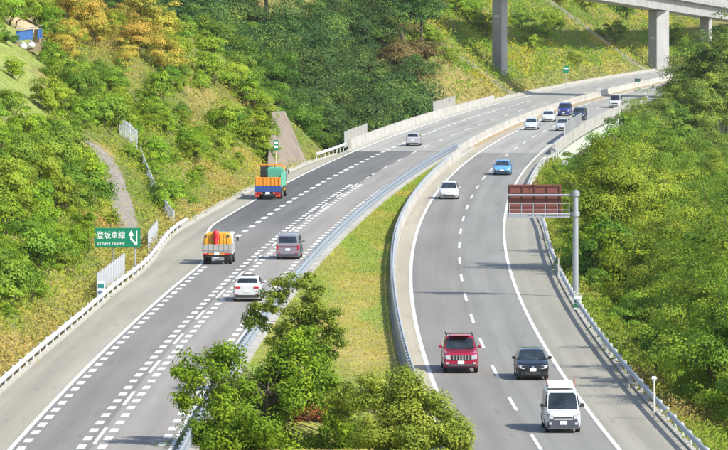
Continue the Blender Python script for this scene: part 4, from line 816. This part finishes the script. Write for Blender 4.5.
def car(name, label, cat, X, D, away, sp, group=None):
    L, W, Hh = sp['L'], sp['W'], sp['H']; sl_ = slopeL(D) if away else slopeR(D); yaw = -math.atan(sl_) + (math.pi if away else 0)
    k = math.cos(math.atan(sl_)); t = thing(name, label, cat, (X + sl_ * L / 2 * k, D + L / 2 * k, .006), yaw, group)
    pm = sp['paint']; gc = sp.get('gc', .2); top = sp['top']; wp = sp.get('wp', [(0, .80), (.015, .88), (.05, .95), (.12, 1), (.88, 1), (.95, .97), (.985, .92), (1, .86)])
    hw = W / 2; fy = lambda f: -L / 2 + f * L
    zt = lambda f: np.interp(f, [a for a, _ in top], [b for _, b in top]); wf = lambda f: np.interp(f, [a for a, _ in wp], [b for _, b in wp]) * hw
    fs = sorted(set([0, .008, .02, .04, .07, .12, .2, .28, .36, .5, .64, .76, .86, .92, .96, .98, .992, 1] + [a for a, _ in top]))
    V = []; Fc = []
    for f in fs:
        z, ww = float(zt(f)), float(wf(f)); zb = gc + (.10 if f < .03 or f > .97 else 0); h_ = z - zb
        half = [(ww * .90, zb), (ww * .975, zb + .1), (ww, zb + .42 * h_), (ww * .985, z - .14), (ww * .955, z - .05), (ww * .88, z), (ww * .5, z + .018)]
        ring = [(x, zz) for x, zz in half] + [(-x, zz) for x, zz in half[::-1]]; V += [(x, fy(f), zz) for x, zz in ring]
    m = 14
    for i in range(len(fs) - 1):
        for j in range(m): Fc.append([i * m + j, i * m + (j + 1) % m, (i + 1) * m + (j + 1) % m, (i + 1) * m + j])
    Fc += [list(range(m)), list(range((len(fs) - 1) * m, len(fs) * m))[::-1]]
    body = MB().add(V, Fc).build('body', pm, t); r = sp.get('r', .31); ya, yb = fy(sp.get('fw', .17)), fy(sp.get('rw', .82))
    if sp.get('wells', True): cut_wells_local(body, t, [(y, r, s_ * (hw - .26), s_ * (hw + .2)) for y in (ya, yb) for s_ in (-1, 1)])
    for y in (ya, yb):
        for s_ in (-1, 1): wheel(t, s_ * (hw - .125), y, r, .21, sp.get('rim', RIM))
    # cabin shell
    zb = sp['zb']; c0, c1, c2, c3 = (fy(f) for f in sp['cab']); wb, wt = hw * sp.get('wb', .93), hw * sp.get('wt', .74); zf, zr = sp.get('zf', zb), sp.get('zr', zb); zR = Hh - .03
    A = [(-wb * .93, c0, zf), (wb * .93, c0, zf), (wb, c0 + .38, zb), (wb, c3 - .30, zb), (wb * .93, c3, zr), (-wb * .93, c3, zr), (-wb, c3 - .30, zb), (-wb, c0 + .38, zb)]
    zA, zB = zR - .03, zR - .03
    T = [(-wt * .93, c1, zA), (wt * .93, c1, zA), (wt, c1 + .25, zR), (wt, c2 - .22, zR), (wt * .93, c2, zB), (-wt * .93, c2, zB), (-wt, c2 - .22, zR), (-wt, c1 + .25, zR)]
    low = [(x, y, z - .25) for x, y, z in A]
    inn = [(x * .7, y * 1.0 + (.22 if i in (0, 1) else (-.2 if i in (4, 5) else 0)), Hh) for i, (x, y, z) in enumerate(T)]
    V = low + A + T + inn; Fc = [list(range(8))[::-1], list(range(24, 32))]
    for a in (0, 8, 16): Fc += [[a + i, a + (i + 1) % 8, a + 8 + (i + 1) % 8, a + 8 + i] for i in range(8)]
    roof = MB().add(V, Fc).build('cabin', pm, t, smooth=35)
    def panel(nm, q, u0, u1, v0, v1, m_, off=.012, par=None):
        q = [Vector(p) for p in q]; nrm = (q[1] - q[0]).cross(q[3] - q[0]).normalized()
        if nrm.dot((q[0] + q[1] + q[2] + q[3]) / 4 - Vector((0, (c0 + c3) / 2, zb + .3))) < 0: nrm = -nrm
        P = []
        for (a, b) in ((u0 + .02, v0), (u1 - .02, v0), (u1, v0 + .05), (u1, v1 - .1), (u1 - .05, v1), (u0 + .05, v1), (u0, v1 - .1), (u0, v0 + .05)):
            P.append(q[0].lerp(q[1], a).lerp(q[3].lerp(q[2], a), b))
        n_ = 8; MB().add([p + nrm * off for p in P] + [p - nrm * .02 for p in P], [list(range(n_)), list(range(n_, 2 * n_))[::-1]] + [[i, (i + 1) % n_, (i + 1) % n_ + n_, i + n_] for i in range(n_)]).build(nm, m_, par or t)
    panel('windscreen', [A[0], A[1], T[1], T[0]], .03, .97, sp.get('wv0', .08), .93, GLASS)
    panel('rear_window', [A[5], A[4], T[4], T[5]], .05, .95, sp.get('rv0', .12), sp.get('rv1', .86), GLASS)
    for q in ([A[2], A[3], T[3], T[2]], [A[7], A[6], T[6], T[7]]):
        sw = sp.get('sw', [(.02, .46), (.52, .97)])
        for a, b in sw: panel('side_window', q, a, b, .12, .86, GLASS)
    for s_, q in ((1, [A[1], A[2], T[2], T[1]]), (-1, [A[0], A[7], T[7], T[0]])): panel('quarter_window', q, .25, .9, .15, .8, GLASS, .008)
    # surface patches on nose and tail
    fg = np.linspace(0, .5, 400); wg = wf(fg); zg = zt(fg); wgr = wf(1 - fg); zgr = zt(1 - fg)
    def ysurf(x, z, rear):
        wq, zq = (wgr, zgr) if rear else (wg, zg); okk = (wq * .985 >= abs(x)) & (zq - .01 >= z); f = fg[np.argmax(okk)] if okk.any() else .06; return fy(1 - f) if rear else fy(f)
    def patch(nm, x0, x1, zl, zh, m_, rear=False, off=.012, par=None, skew=0.):
        nx = 6 if abs(x1 - x0) < .6 else 22; V = []
        for i in range(nx):
            x = x0 + (x1 - x0) * i / (nx - 1); e = skew * i / (nx - 1)
            for z in (zl + e, zh + e * .6):
                y = ysurf(x, z, rear); V.append((x, y + (off if rear else -off), z))
        V2 = [(x, y + (-.06 if rear else .06), z) for x, y, z in V]; N = len(V)
        Fc = [[2 * i, 2 * i + 2, 2 * i + 3, 2 * i + 1] for i in range(nx - 1)]; Fb = [[a + N for a in f[::-1]] for f in Fc]
        per = [0] + [2 * i for i in range(1, nx)] + [2 * i + 1 for i in range(nx - 1, -1, -1)]
        MBx = MB().add(V + V2, Fc + Fb + [[per[i], per[i - 1], per[i - 1] + N, per[i] + N] for i in range(len(per))]); return MBx.build(nm, m_, par or t)
    for nm, x0, x1, z0, z1, mk_, rear, sk in sp['patch']:
        if x0 > 0:
            for s_ in (1, -1): patch(nm, s_ * x0 * hw, s_ * x1 * hw, z0, z1, mk_, rear, .009 if 'bezel' in nm else .016, None, sk)
        else: patch(nm, x0 * hw, x1 * hw, z0, z1, mk_, rear, .010 if nm in ('grille', 'bumper', 'tailgate_panel', 'lower_intake') else .02, None, 0)
    # wipers, door seams and handles
    for s_ in (-.45, .25):
        a_, b_ = Vector(A[0]).lerp(Vector(A[1]), .5 + s_ * .5), Vector(T[0]).lerp(Vector(T[1]), .5 + s_ * .5); p_ = a_.lerp(b_, .10); p2 = a_.lerp(b_, .30) + Vector((.42 * hw, 0, 0)); o_ = Vector((0, -.03, .015))
        MB().tube([p_ + o_, p2 + o_], .012, 5).build('wiper', BLACKP, t)
    zs_ = gc + .18
    for s_ in (1, -1):
        for f_ in sp.get('seams', (.34, .56, .76)): MB().box((s_ * (hw * 1.0), fy(f_), (zs_ + zb) / 2), (.012, .014, zb - zs_ - .12)).build('door_seam', BLACKP, t)
        for f_ in (.50, .72): MB().box((s_ * (hw * .995), fy(f_), zb - .17), (.03, .2, .035)).build('door_handle', sp.get('mirror', pm), t)
    # mirrors
    my = c0 + .45
    for s_ in (1, -1):
        mr_ = MB().box((s_ * (hw + .10), my, zb + .12), (.2, .12, .15)).build('mirror', sp.get('mirror', pm), t, bevel=.03); MB().box((s_ * (hw - .02), my, zb + .05), (.14, .06, .05)).build('mirror_arm', BLACKP, mr_)
    if sp.get('rack'):
        for s_ in (1, -1): MB().tube([(s_ * wt * .92, c1 + .3, Hh + .0), (s_ * wt * .92, c1 + .4, Hh + .05), (s_ * wt * .92, c2 - .4, Hh + .05), (s_ * wt * .92, c2 - .3, Hh)], .028, 6).build('roof_rail', BLACKP, t)
    if sp.get('sunroof'): MB().box((0, (c1 + c2) / 2 - .2, Hh + .003), (wt * 1.3, .9, .02)).build('sunroof', GLASS, t)
    return t, hw, fy
def cut_wells_local(o, t, wells):
    rz = t.rotation_euler.z; loc = t.location.copy(); o.parent = None; cut_wells(o, wells); o.parent = t
F_, B_ = False, True
def suv_front(pm): return dict(L=4.76, W=1.885, H=1.85, gc=.30, zb=1.18, zf=1.13, r=.385, fw=.18, rw=.79, cab=(.27, .40, .95, .995), wt=.80, wb=.95, paint=pm, rack=True, sw=[(.02, .34), (.38, .66), (.70, .97)], wp=[(0, .86), (.015, .92), (.05, .98), (.12, 1), (.95, 1), (.985, .95), (1, .9)],
    top=[(0, .98), (.012, 1.04), (.05, 1.08), (.27, 1.16), (.36, 1.2), (.98, 1.18), (1, 1.1)],
    patch=[('headlight', .60, .97, .74, .96, LAMPW, F_, .03), ('grille', -.56, .56, .70, .98, BLACKP, F_, 0)] + [('lower_intake', -.5, .5, .36, .46, BLACKP, F_, 0), ('number_plate', -.18, .18, .50, .67, PLATE, F_, 0), ('fog_lamp', .68, .82, .50, .60, LAMPW, F_, 0), ('tail_light', .80, .98, .85, 1.1, LAMPR, B_, 0)])
def hatch(pm, **k):
    d = dict(L=3.95, W=1.695, H=1.50, gc=.19, zb=.98, zf=.97, zr=1.0, r=.30, fw=.18, rw=.81, cab=(.20, .43, .90, .985), wt=.72, paint=pm,
        top=[(0, .70), (.012, .78), (.05, .85), (.20, .99), (.3, 1.0), (.97, 1.0), (1, .9)], wp=[(0, .74), (.02, .86), (.05, .94), (.12, 1), (.9, 1), (.97, .95), (1, .86)],
        patch=[('headlight', .52, .94, .60, .76, LAMPW, F_, .05), ('grille', -.5, .5, .30, .46, BLACKP, F_, 0), ('number_plate', -.2, .2, .48, .64, PLATE, F_, 0), ('emblem', -.07, .07, .68, .74, CHROME, F_, 0), ('fog_lamp', .62, .8, .32, .42, BLACKP, F_, 0), ('tail_light', .72, .97, .74, .94, LAMPR, B_, 0), ('number_plate', -.2, .2, .56, .72, PLATE, B_, 0), ('bumper', -.8, .8, .26, .36, BLACKP, B_, 0)])
    d.update(k); return d
def sedan(pm, **k):
    d = dict(L=4.5, W=1.76, H=1.48, gc=.18, zb=.93, zf=.94, zr=1.02, r=.31, fw=.19, rw=.80, cab=(.22, .44, .78, .965), wt=.70, paint=pm,
        top=[(0, .66), (.012, .72), (.05, .80), (.22, .95), (.4, .96), (.9, 1.02), (.985, 1.02), (1, .95)], wp=[(0, .70), (.02, .84), (.05, .93), (.12, 1), (.9, 1), (.97, .95), (1, .86)],
        patch=[('headlight', .50, .94, .58, .71, LAMPW, F_, .05), ('grille', -.62, .62, .27, .43, BLACKP, F_, 0), ('number_plate', -.19, .19, .45, .60, PLATE, F_, 0), ('emblem', -.07, .07, .63, .69, CHROME, F_, 0), ('fog_lamp', .70, .86, .30, .44, BLACKP, F_, 0), ('tail_light', .62, .97, .78, .94, LAMPR, B_, 0), ('number_plate', -.19, .19, .62, .77, PLATE, B_, 0), ('bumper', -.8, .8, .24, .36, BLACKP, B_, 0)])
    d.update(k); return d
def minivan(pm, **k):
    d = dict(L=4.7, W=1.73, H=1.85, gc=.20, zb=1.08, zf=1.02, zr=1.15, r=.32, fw=.19, rw=.80, cab=(.13, .34, .955, .992), wt=.84, wb=.96, paint=pm, sw=[(.02, .30), (.34, .64), (.68, .97)],
        top=[(0, .78), (.012, .86), (.05, .94), (.14, 1.06), (.3, 1.12), (.985, 1.15), (1, 1.1)], wp=[(0, .8), (.02, .9), (.05, .96), (.12, 1), (.96, 1), (.985, .96), (1, .93)],
        patch=[('headlight', .54, .95, .68, .84, LAMPW, F_, .03), ('grille', -.5, .5, .58, .78, BLACKP, F_, 0), ('number_plate', -.19, .19, .40, .55, PLATE, F_, 0), ('lower_intake', -.6, .6, .27, .38, BLACKP, F_, 0), ('tail_light', .80, .985, .70, 1.08, LAMPR, B_, 0), ('tail_garnish', -.78, .78, .94, 1.02, mat('mauve_garnish', (.16, .06, .09), .4), B_, 0), ('number_plate', -.2, .2, .68, .84, PLATE, B_, 0), ('bumper', -.88, .88, .28, .44, GREYB, B_, 0), ('reflector', .6, .84, .46, .51, LAMPR, B_, 0)])
    d.update(k); return d
# oncoming
RED = carpaint('burgundy_red_paint', (.33, .008, .04)); t, hw, fy = car('sport_utility_vehicle', 'burgundy red off-road vehicle with roof rails and barred grille, facing us', 'car', at(461, 270), 270, False, suv_front(RED))
for i in range(6): MB().box(((-.42 + .168 * i) * hw, fy(0) - .02, .84), (.075, .05, .23)).build('grille_bar', CHROME, t)
MB().box((0, fy(.42), 1.9), (1.1, .9, .05)).build('roof_panel', carpaint('pale_red_paint', (.5, .14, .18)), t, bevel=.02)
for q_ in (.46,): MB().tube([(-.72, fy(q_), 1.93), (.72, fy(q_), 1.93)], .025, 6).build('roof_bar', BLACKP, t)
MB().box((0, fy(0) - .05, .42), (1.5, .12, .14)).build('skid_plate', GREYB, t, bevel=.04)
car('hatchback_car', 'black compact hatchback driving beside the red off-roader', 'car', at(533, 265.5), 265.5, False, hatch(carpaint('black_paint', (.008, .009, .012))))
# white van with roof sign
VW = carpaint('van_white_paint', (.50, .51, .52), 0)
t, hw, fy = car('work_van', 'white work van with grey bumper and folded roof sign', 'van', at(563.5, 236), 236, False,
    minivan(VW, L=4.05, W=1.665, H=1.90, zb=1.12, zf=1.0, zr=1.1, cab=(.09, .27, .965, .99), r=.29, mirror=BLACKP, rim=mat('steel_rim', (.5, .5, .5), .5), top=[(0, .88), (.012, .94), (.04, .98), (.10, 1.03), (.3, 1.12), (.985, 1.1), (1, 1.05)],
    patch=[('headlight', .57, .93, .67, .85, LAMPW, F_, 0), ('headlight_bezel', .52, .965, .63, .885, GREYB, F_, 0), ('bumper', -.975, .975, .24, .62, GREYB, F_, 0), ('grille_slot', -.5, .5, .70, .76, BLACKP, F_, 0), ('number_plate', -.2, .2, .40, .57, PLATE, F_, 0), ('fog_lamp', .64, .82, .40, .50, LAMPW, F_, 0), ('tail_light', .84, .98, .6, .95, LAMPR, B_, 0)]))
rk = MB().box((0, fy(.6), 1.99), (1.25, 1.9, .05)).build('roof_rack', WHITE, t)
MB().add([(-.58, fy(.42), 2.02), (.58, fy(.42), 2.02), (.58, fy(.72), 2.16), (-.58, fy(.72), 2.16), (-.58, fy(.42), 2.09), (.58, fy(.42), 2.09), (.58, fy(.72), 2.23), (-.58, fy(.72), 2.23)], [[0, 1, 2, 3], [7, 6, 5, 4], [0, 4, 5, 1], [1, 5, 6, 2], [2, 6, 7, 3], [3, 7, 4, 0]]).build('sign_board', mat('pale_board', (.75, .70, .72), .5), t)
for s_ in (-1, 1):
    MB().tube([(s_ * .64, fy(.5), 2.0), (s_ * .64, fy(.5), 2.38)], .035, 6).build('red_stay', mat('red_stay_paint', (.30, .12, .11), .5), t)
car('hatchback_car', 'white car in the inner oncoming lane beside the white curved barrier', 'car', at(448.6, 464.6), 464.6, False, sedan(carpaint('pearl_white_paint', (.53, .54, .55), 0), H=1.56, W=1.795, mirror=carpaint('pearl_white_paint', (.53, .54, .55), 0)))
car('hatchback_car', 'bright blue car in the outer oncoming lane', 'car', at(502, 516), 516, False, sedan(carpaint('sky_blue_paint', (.10, .34, .66)), W=1.8))
OG = 'cluster of oncoming cars on the viaduct'
SILV = carpaint('silver_paint', (.52, .56, .60), .3)
car('hatchback_car', 'pale silver car leading the inner lane of the distant cluster', 'car', at(530.5, 652), 652, False, sedan(carpaint('pale_blue_silver', (.55, .62, .70), .2), H=1.5), OG)
car('sedan_car', 'white sedan between the silver and the blue car in the distant cluster', 'car', at(547.6, 684), 684, False, sedan(carpaint('pearl_white_paint', (.53, .54, .55), 0)), OG)
car('minivan_car', 'dark blue minivan last in the inner lane of the distant cluster', 'car', at(563.6, 710), 710, False, minivan(carpaint('deep_blue_paint', (.02, .035, .22)), H=1.75), OG)
car('minivan_car', 'dark navy car in the outer lane of the distant cluster', 'car', at(578.5, 690), 690, False, minivan(carpaint('navy_paint', (.02, .03, .06)), H=1.7), OG)
car('hatchback_car', 'silver hatchback beside the dark grey wind screen', 'car', at(562, 648.6), 648.6, False, hatch(SILV), OG)
car('passenger_van', 'white van alone farthest back in the oncoming lanes', 'van', at(614.6, 748), 748, False, minivan(VW, H=1.95, W=1.7), OG)
# departing
car('minivan_car', 'silver grey minivan seen from behind in the passing lane', 'car', at(287.7, 371.5), 371.5, True, minivan(carpaint('silver_mauve_paint', (.24, .225, .26), .3)))
car('crossover_car', 'white crossover with roof glass seen from behind near the median tree', 'car', at(247, 326), 326, True, hatch(carpaint('pearl_white_paint', (.53, .54, .55), 0), L=4.4, W=1.84, H=1.60, zb=1.02, zr=1.08, r=.34, cab=(.24, .44, .82, .975), sunroof=True, rv0=.25,
    top=[(0, .74), (.012, .82), (.05, .9), (.22, 1.03), (.3, 1.04), (.96, 1.1), (1, 1.0)], patch=[('headlight', .52, .94, .62, .78, LAMPW, F_, .05), ('grille', -.5, .5, .34, .6, BLACKP, F_, 0), ('tail_light', .46, .97, .86, .98, LAMPR, B_, 0), ('number_plate', -.2, .2, .62, .77, PLATE, B_, 0), ('bumper', -.85, .85, .28, .46, BLACKP, B_, 0), ('reflector', .62, .82, .48, .53, LAMPR, B_, 0)]))
car('hatchback_car', 'silver hatchback seen from behind alone on the far viaduct', 'car', at(412.7, 596.8), 596.8, True, hatch(carpaint('silver_lilac_paint', (.45, .44, .50), .3), W=1.7))

# trucks (built facing +Y, rear towards the camera)
def truck_base(name, label, X, D, L, W, cabH, cabcol, wheels=.42):
    sl_ = slopeL(D); t = thing(name, label, 'truck', (X, D, .006), -math.atan(sl_)); r = wheels; hw = W / 2
    MB().box((0, L / 2 - .1, .72), (.8, L - .5, .22)).build('chassis', BLACKP, t)
    for y in (L * .26, L - .95):
        for s_ in (-1, 1): wheel(t, s_ * (hw - .17), y, r, .26, mat('steel_rim', (.5, .5, .5), .5))
    for s_ in (-1, 1): wheel(t, s_ * (hw - .47), L * .26, r, .24, mat('steel_rim', (.5, .5, .5), .5))
    cw = W * .9 / 2; y0 = L - 1.75; b = MB().prism([(y0, .55), (L, .55), (L + .02, 1.25), (L - .22, cabH), (y0, cabH)], -cw, cw, 'x').build('cab', cabcol, t, bevel=.06)
    MB().prism([(L - .005, 1.32), (L + .03, 1.32), (L - .16, cabH - .18), (L - .2, cabH - .18)], -cw + .1, cw - .1, 'x').build('windscreen', GLASS, t)
    for s_ in (-1, 1):
        MB().box((s_ * (cw + .004), y0 + .95, (1.3 + cabH) / 2), (.03, .95, cabH - 1.6)).build('side_window', GLASS, t)
        MB().box((s_ * (cw - .2), L + .01, .85), (.32, .05, .2)).build('headlight', LAMPW, t)
        mr_ = MB().box((s_ * (cw + .2), L - .1, cabH - .55), (.16, .08, .32)).build('mirror', BLACKP, t, bevel=.02); MB().tube([(s_ * cw, L - .12, cabH - .4), (s_ * (cw + .28), L - .1, cabH - .4)], .02, 6).build('mirror_arm', BLACKP, mr_)
    MB().box((0, y0 - .01, (1.5 + cabH) / 2 + .1), (cw * 1.5, .03, .55)).build('rear_window', GLASS, t)
    for s_ in (-1, 1): MB().box((s_ * (hw - .12), L * .26, .95), (.22, 1.05, .04)).build('mudguard', BLACKP, t)
    return t, hw, cw, y0
# --- flatbed with yellow load
ALU = mat('bed_aluminium', (.36, .36, .34), .5, metal=.2, var=.15, scale=3); CABW = carpaint('cab_white_paint', (.7, .72, .72), 0)
Xt, Dt = at(216.6, 365.5), 365.5
t, hw, cw, y0 = truck_base('flatbed_truck', 'light truck with silver tailboard carrying a yellow load, seen from behind', Xt, Dt, 5.2, 2.12, 2.15, CABW, .36)
MB().box((0, y0 / 2 - .02, .94), (2.12, y0 - .1, .14)).build('bed_floor', ALU, t)
tb = MB().box((0, .03, 1.24), (2.10, .06, .46)).build('tailboard', ALU, t, bevel=.01)
for i in range(6): MB().box((-.9 + .36 * i, -.012, 1.24), (.05, .03, .42)).build('rib', ALU, tb)
for s_ in (-1, 1): MB().box((s_ * 1.04, y0 / 2, 1.24), (.05, y0 - .2, .46)).build('sideboard', ALU, t)
MB().box((0, .10, .62), (1.95, .10, .18)).build('rear_bumper', BLACKP, t)
MB().box((0, .03, .78), (1.9, .06, .12)).build('lamp_bar', mat('lamp_bar_orange', (.62, .20, .05), .5), t)
for s_ in (-1, 1): MB().box((s_ * .78, -.01, .78), (.42, .05, .11)).build('tail_light', LAMPR, t); MB().box((s_ * .50, -.01, .78), (.12, .05, .11)).build('indicator', LAMPO, t)
MB().box((0, -.015, .80), (.36, .03, .18)).build('number_plate', PLATE, t)
sl_ = slopeL(Dt); yw = -math.atan(sl_)
YEL = mat('yellow_plastic', (.62, .32, .025), .5, var=.12, scale=3)
ld = thing('yellow_load', 'yellow orange ribbed load standing in the silver truck bed', 'load', (Xt + .3 * sl_, Dt + .35, 1.015), yw)
MB().prism([(-.95, 0), (.95, 0), (.97, .75), (.90, 1.12), (.72, 1.24), (-.72, 1.24), (-.90, 1.12), (-.97, .75)], 0, 1.5).build('body', YEL, ld, bevel=.05)
for i in range(7): MB().box((-.78 + .26 * i, -.02, .62), (.10, .06, 1.05)).build('rib', YEL, ld, bevel=.015)
for s_ in (-1, 1): MB().box((s_ * .8, -.03, 1.02), (.16, .05, .2)).build('bracket', GREYB, ld)
REDM = mat('red_marker_plastic', (.62, .02, .03), .45, var=.1)
mk = thing('red_beacon', 'red upright beacon post in front of the yellow load', 'beacon', (Xt - .05, Dt + .2, 1.015), yw)
MB().tube([(0, 0, 0), (0, 0, .5), (0, 0, .95)], [.17, .15, .12], 10).build('post', REDM, mk, smooth=40); MB().tube([(0, 0, .96), (0, 0, 1.12), (0, 0, 1.36), (0, 0, 1.46)], [.15, .21, .2, .08], 12).build('head', REDM, mk, smooth=50)
MB().box((0, 0, .85), (.58, .1, .16)).build('cross_arm', REDM, mk, bevel=.03)
# --- orange, blue and green works truck
ORG = mat('works_orange', (.66, .25, .02), .5, var=.08, scale=2); BLU = mat('works_blue', (.025, .07, .24), .45, var=.08); GRN = mat('works_green_sheet', (.09, .36, .25), .55, var=.15, scale=1.5)
Xt, Dt = at(267.6, 464.), 464.
t, hw, cw, y0 = truck_base('works_truck', 'works truck with orange rear panel, blue tailboard and green side sheet', Xt, Dt, 8.2, 2.4, 2.75, carpaint('cab_orange_paint', (.62, .40, .06), 0), .46)
MB().box((0, y0 / 2, 1.0), (2.36, y0 - .1, .16)).build('bed_floor', BLACKP, t)
MB().box((0, .04, .98), (2.40, .08, .56)).build('tailboard', BLU, t, bevel=.015)
rp = MB().box((0, .06, 1.66), (2.36, .08, .78)).build('rear_panel', ORG, t, bevel=.015)
for i in range(7): MB().box((-1.05 + .35 * i, -.0, 1.66), (.07, .06, .74)).build('rib', mat('works_orange_rib', (.62, .22, .015), .5), rp)
MB().box((1.17, 3.1, 1.75), (.06, 5.6, 1.3)).build('side_sheet', GRN, t, bevel=.02); MB().box((-1.17, 3.1, 1.5), (.06, 5.6, .8)).build('side_board', ORG, t)
MB().box((.32, 4.6, 2.1), (1.5, 1.6, 1.35)).build('covered_load', GRN, t, bevel=.15)
fr = MB().box((-.1, 5.75, 2.98), (2.1, .1, .14)).build('headboard_rail', ORG, t)
for x in (-1.1, -.45, .2, .9): MB().box((x, 5.75, 2.1), (.08, .08, 1.7)).build('headboard_post', BLACKP if x < .5 else ORG, t)
MB().box((-.6, 5.8, 2.2), (.95, .05, 1.2)).build('headboard_mesh', BLACKP, t)
for s_ in (-1, 1):
    MB().box((s_ * .86, .02, .60), (.50, .07, .16)).build('tail_light', LAMPR, t); MB().box((s_ * .55, .02, .60), (.1, .07, .16)).build('indicator', LAMPO, t); MB().box((s_ * .95, .06, .42), (.44, .05, .3)).build('mud_flap', mat('red_flap', (.5, .05, .03), .7), t)
MB().box((0, .01, .60), (.40, .04, .2)).build('number_plate', PLATE, t); MB().box((0, .12, .52), (2.2, .1, .12)).build('rear_bumper', BLACKP, t)


# ------------------------------------------------------------------ light haze over the valley
hz = MB().box((225, 755, 22.5), (1550, 1610, 105)).build('haze', None); hz.data.materials.clear(); hm = bpy.data.materials.new('valley_haze'); hm.use_nodes = True
hn = hm.node_tree; hn.nodes.remove(hn.nodes['Principled BSDF']); pv = hn.nodes.new('ShaderNodeVolumePrincipled'); pv.inputs['Color'].default_value = (.9, .95, 1, 1); pv.inputs['Density'].default_value = .00003; pv.inputs['Anisotropy'].default_value = .1
hn.links.new(pv.outputs[0], hn.nodes['Material Output'].inputs['Volume']); hz.data.materials.append(hm); tag(hz, 'thin pale haze over the valley', 'haze', None, 'stuff')

# ------------------------------------------------------------------ look-alikes with one label: say which is nearer
from collections import defaultdict
byl = defaultdict(list)
for o in bpy.data.objects:
    if o.parent is None and o.get('label') and o.get('group'): byl[o['label']].append(o)
ORD = ['nearest', 'second nearest', 'third nearest', 'fourth nearest', 'fifth nearest', 'sixth nearest', 'seventh nearest', 'eighth nearest', 'ninth nearest', 'tenth nearest', 'eleventh nearest', 'twelfth nearest']; NUM = 'zero one two three four five six seven eight nine ten eleven twelve'.split()
for l, os_ in byl.items():
    if 1 < len(os_) <= 12:
        os_.sort(key=lambda o: o.location.y)
        for i, o in enumerate(os_):
            q_ = ('nearer' if i == 0 else 'farther') + ' of two' if len(os_) == 2 else ORD[i] + ' of ' + NUM[len(os_)]
            n_ = len(l.split()) + len(q_.split()); o['label'] = l + ', ' + (q_ if n_ <= 15 else q_.split(' of ')[0].replace('second nearest', 'second').replace('third nearest', 'third').replace('fourth nearest', 'fourth'))
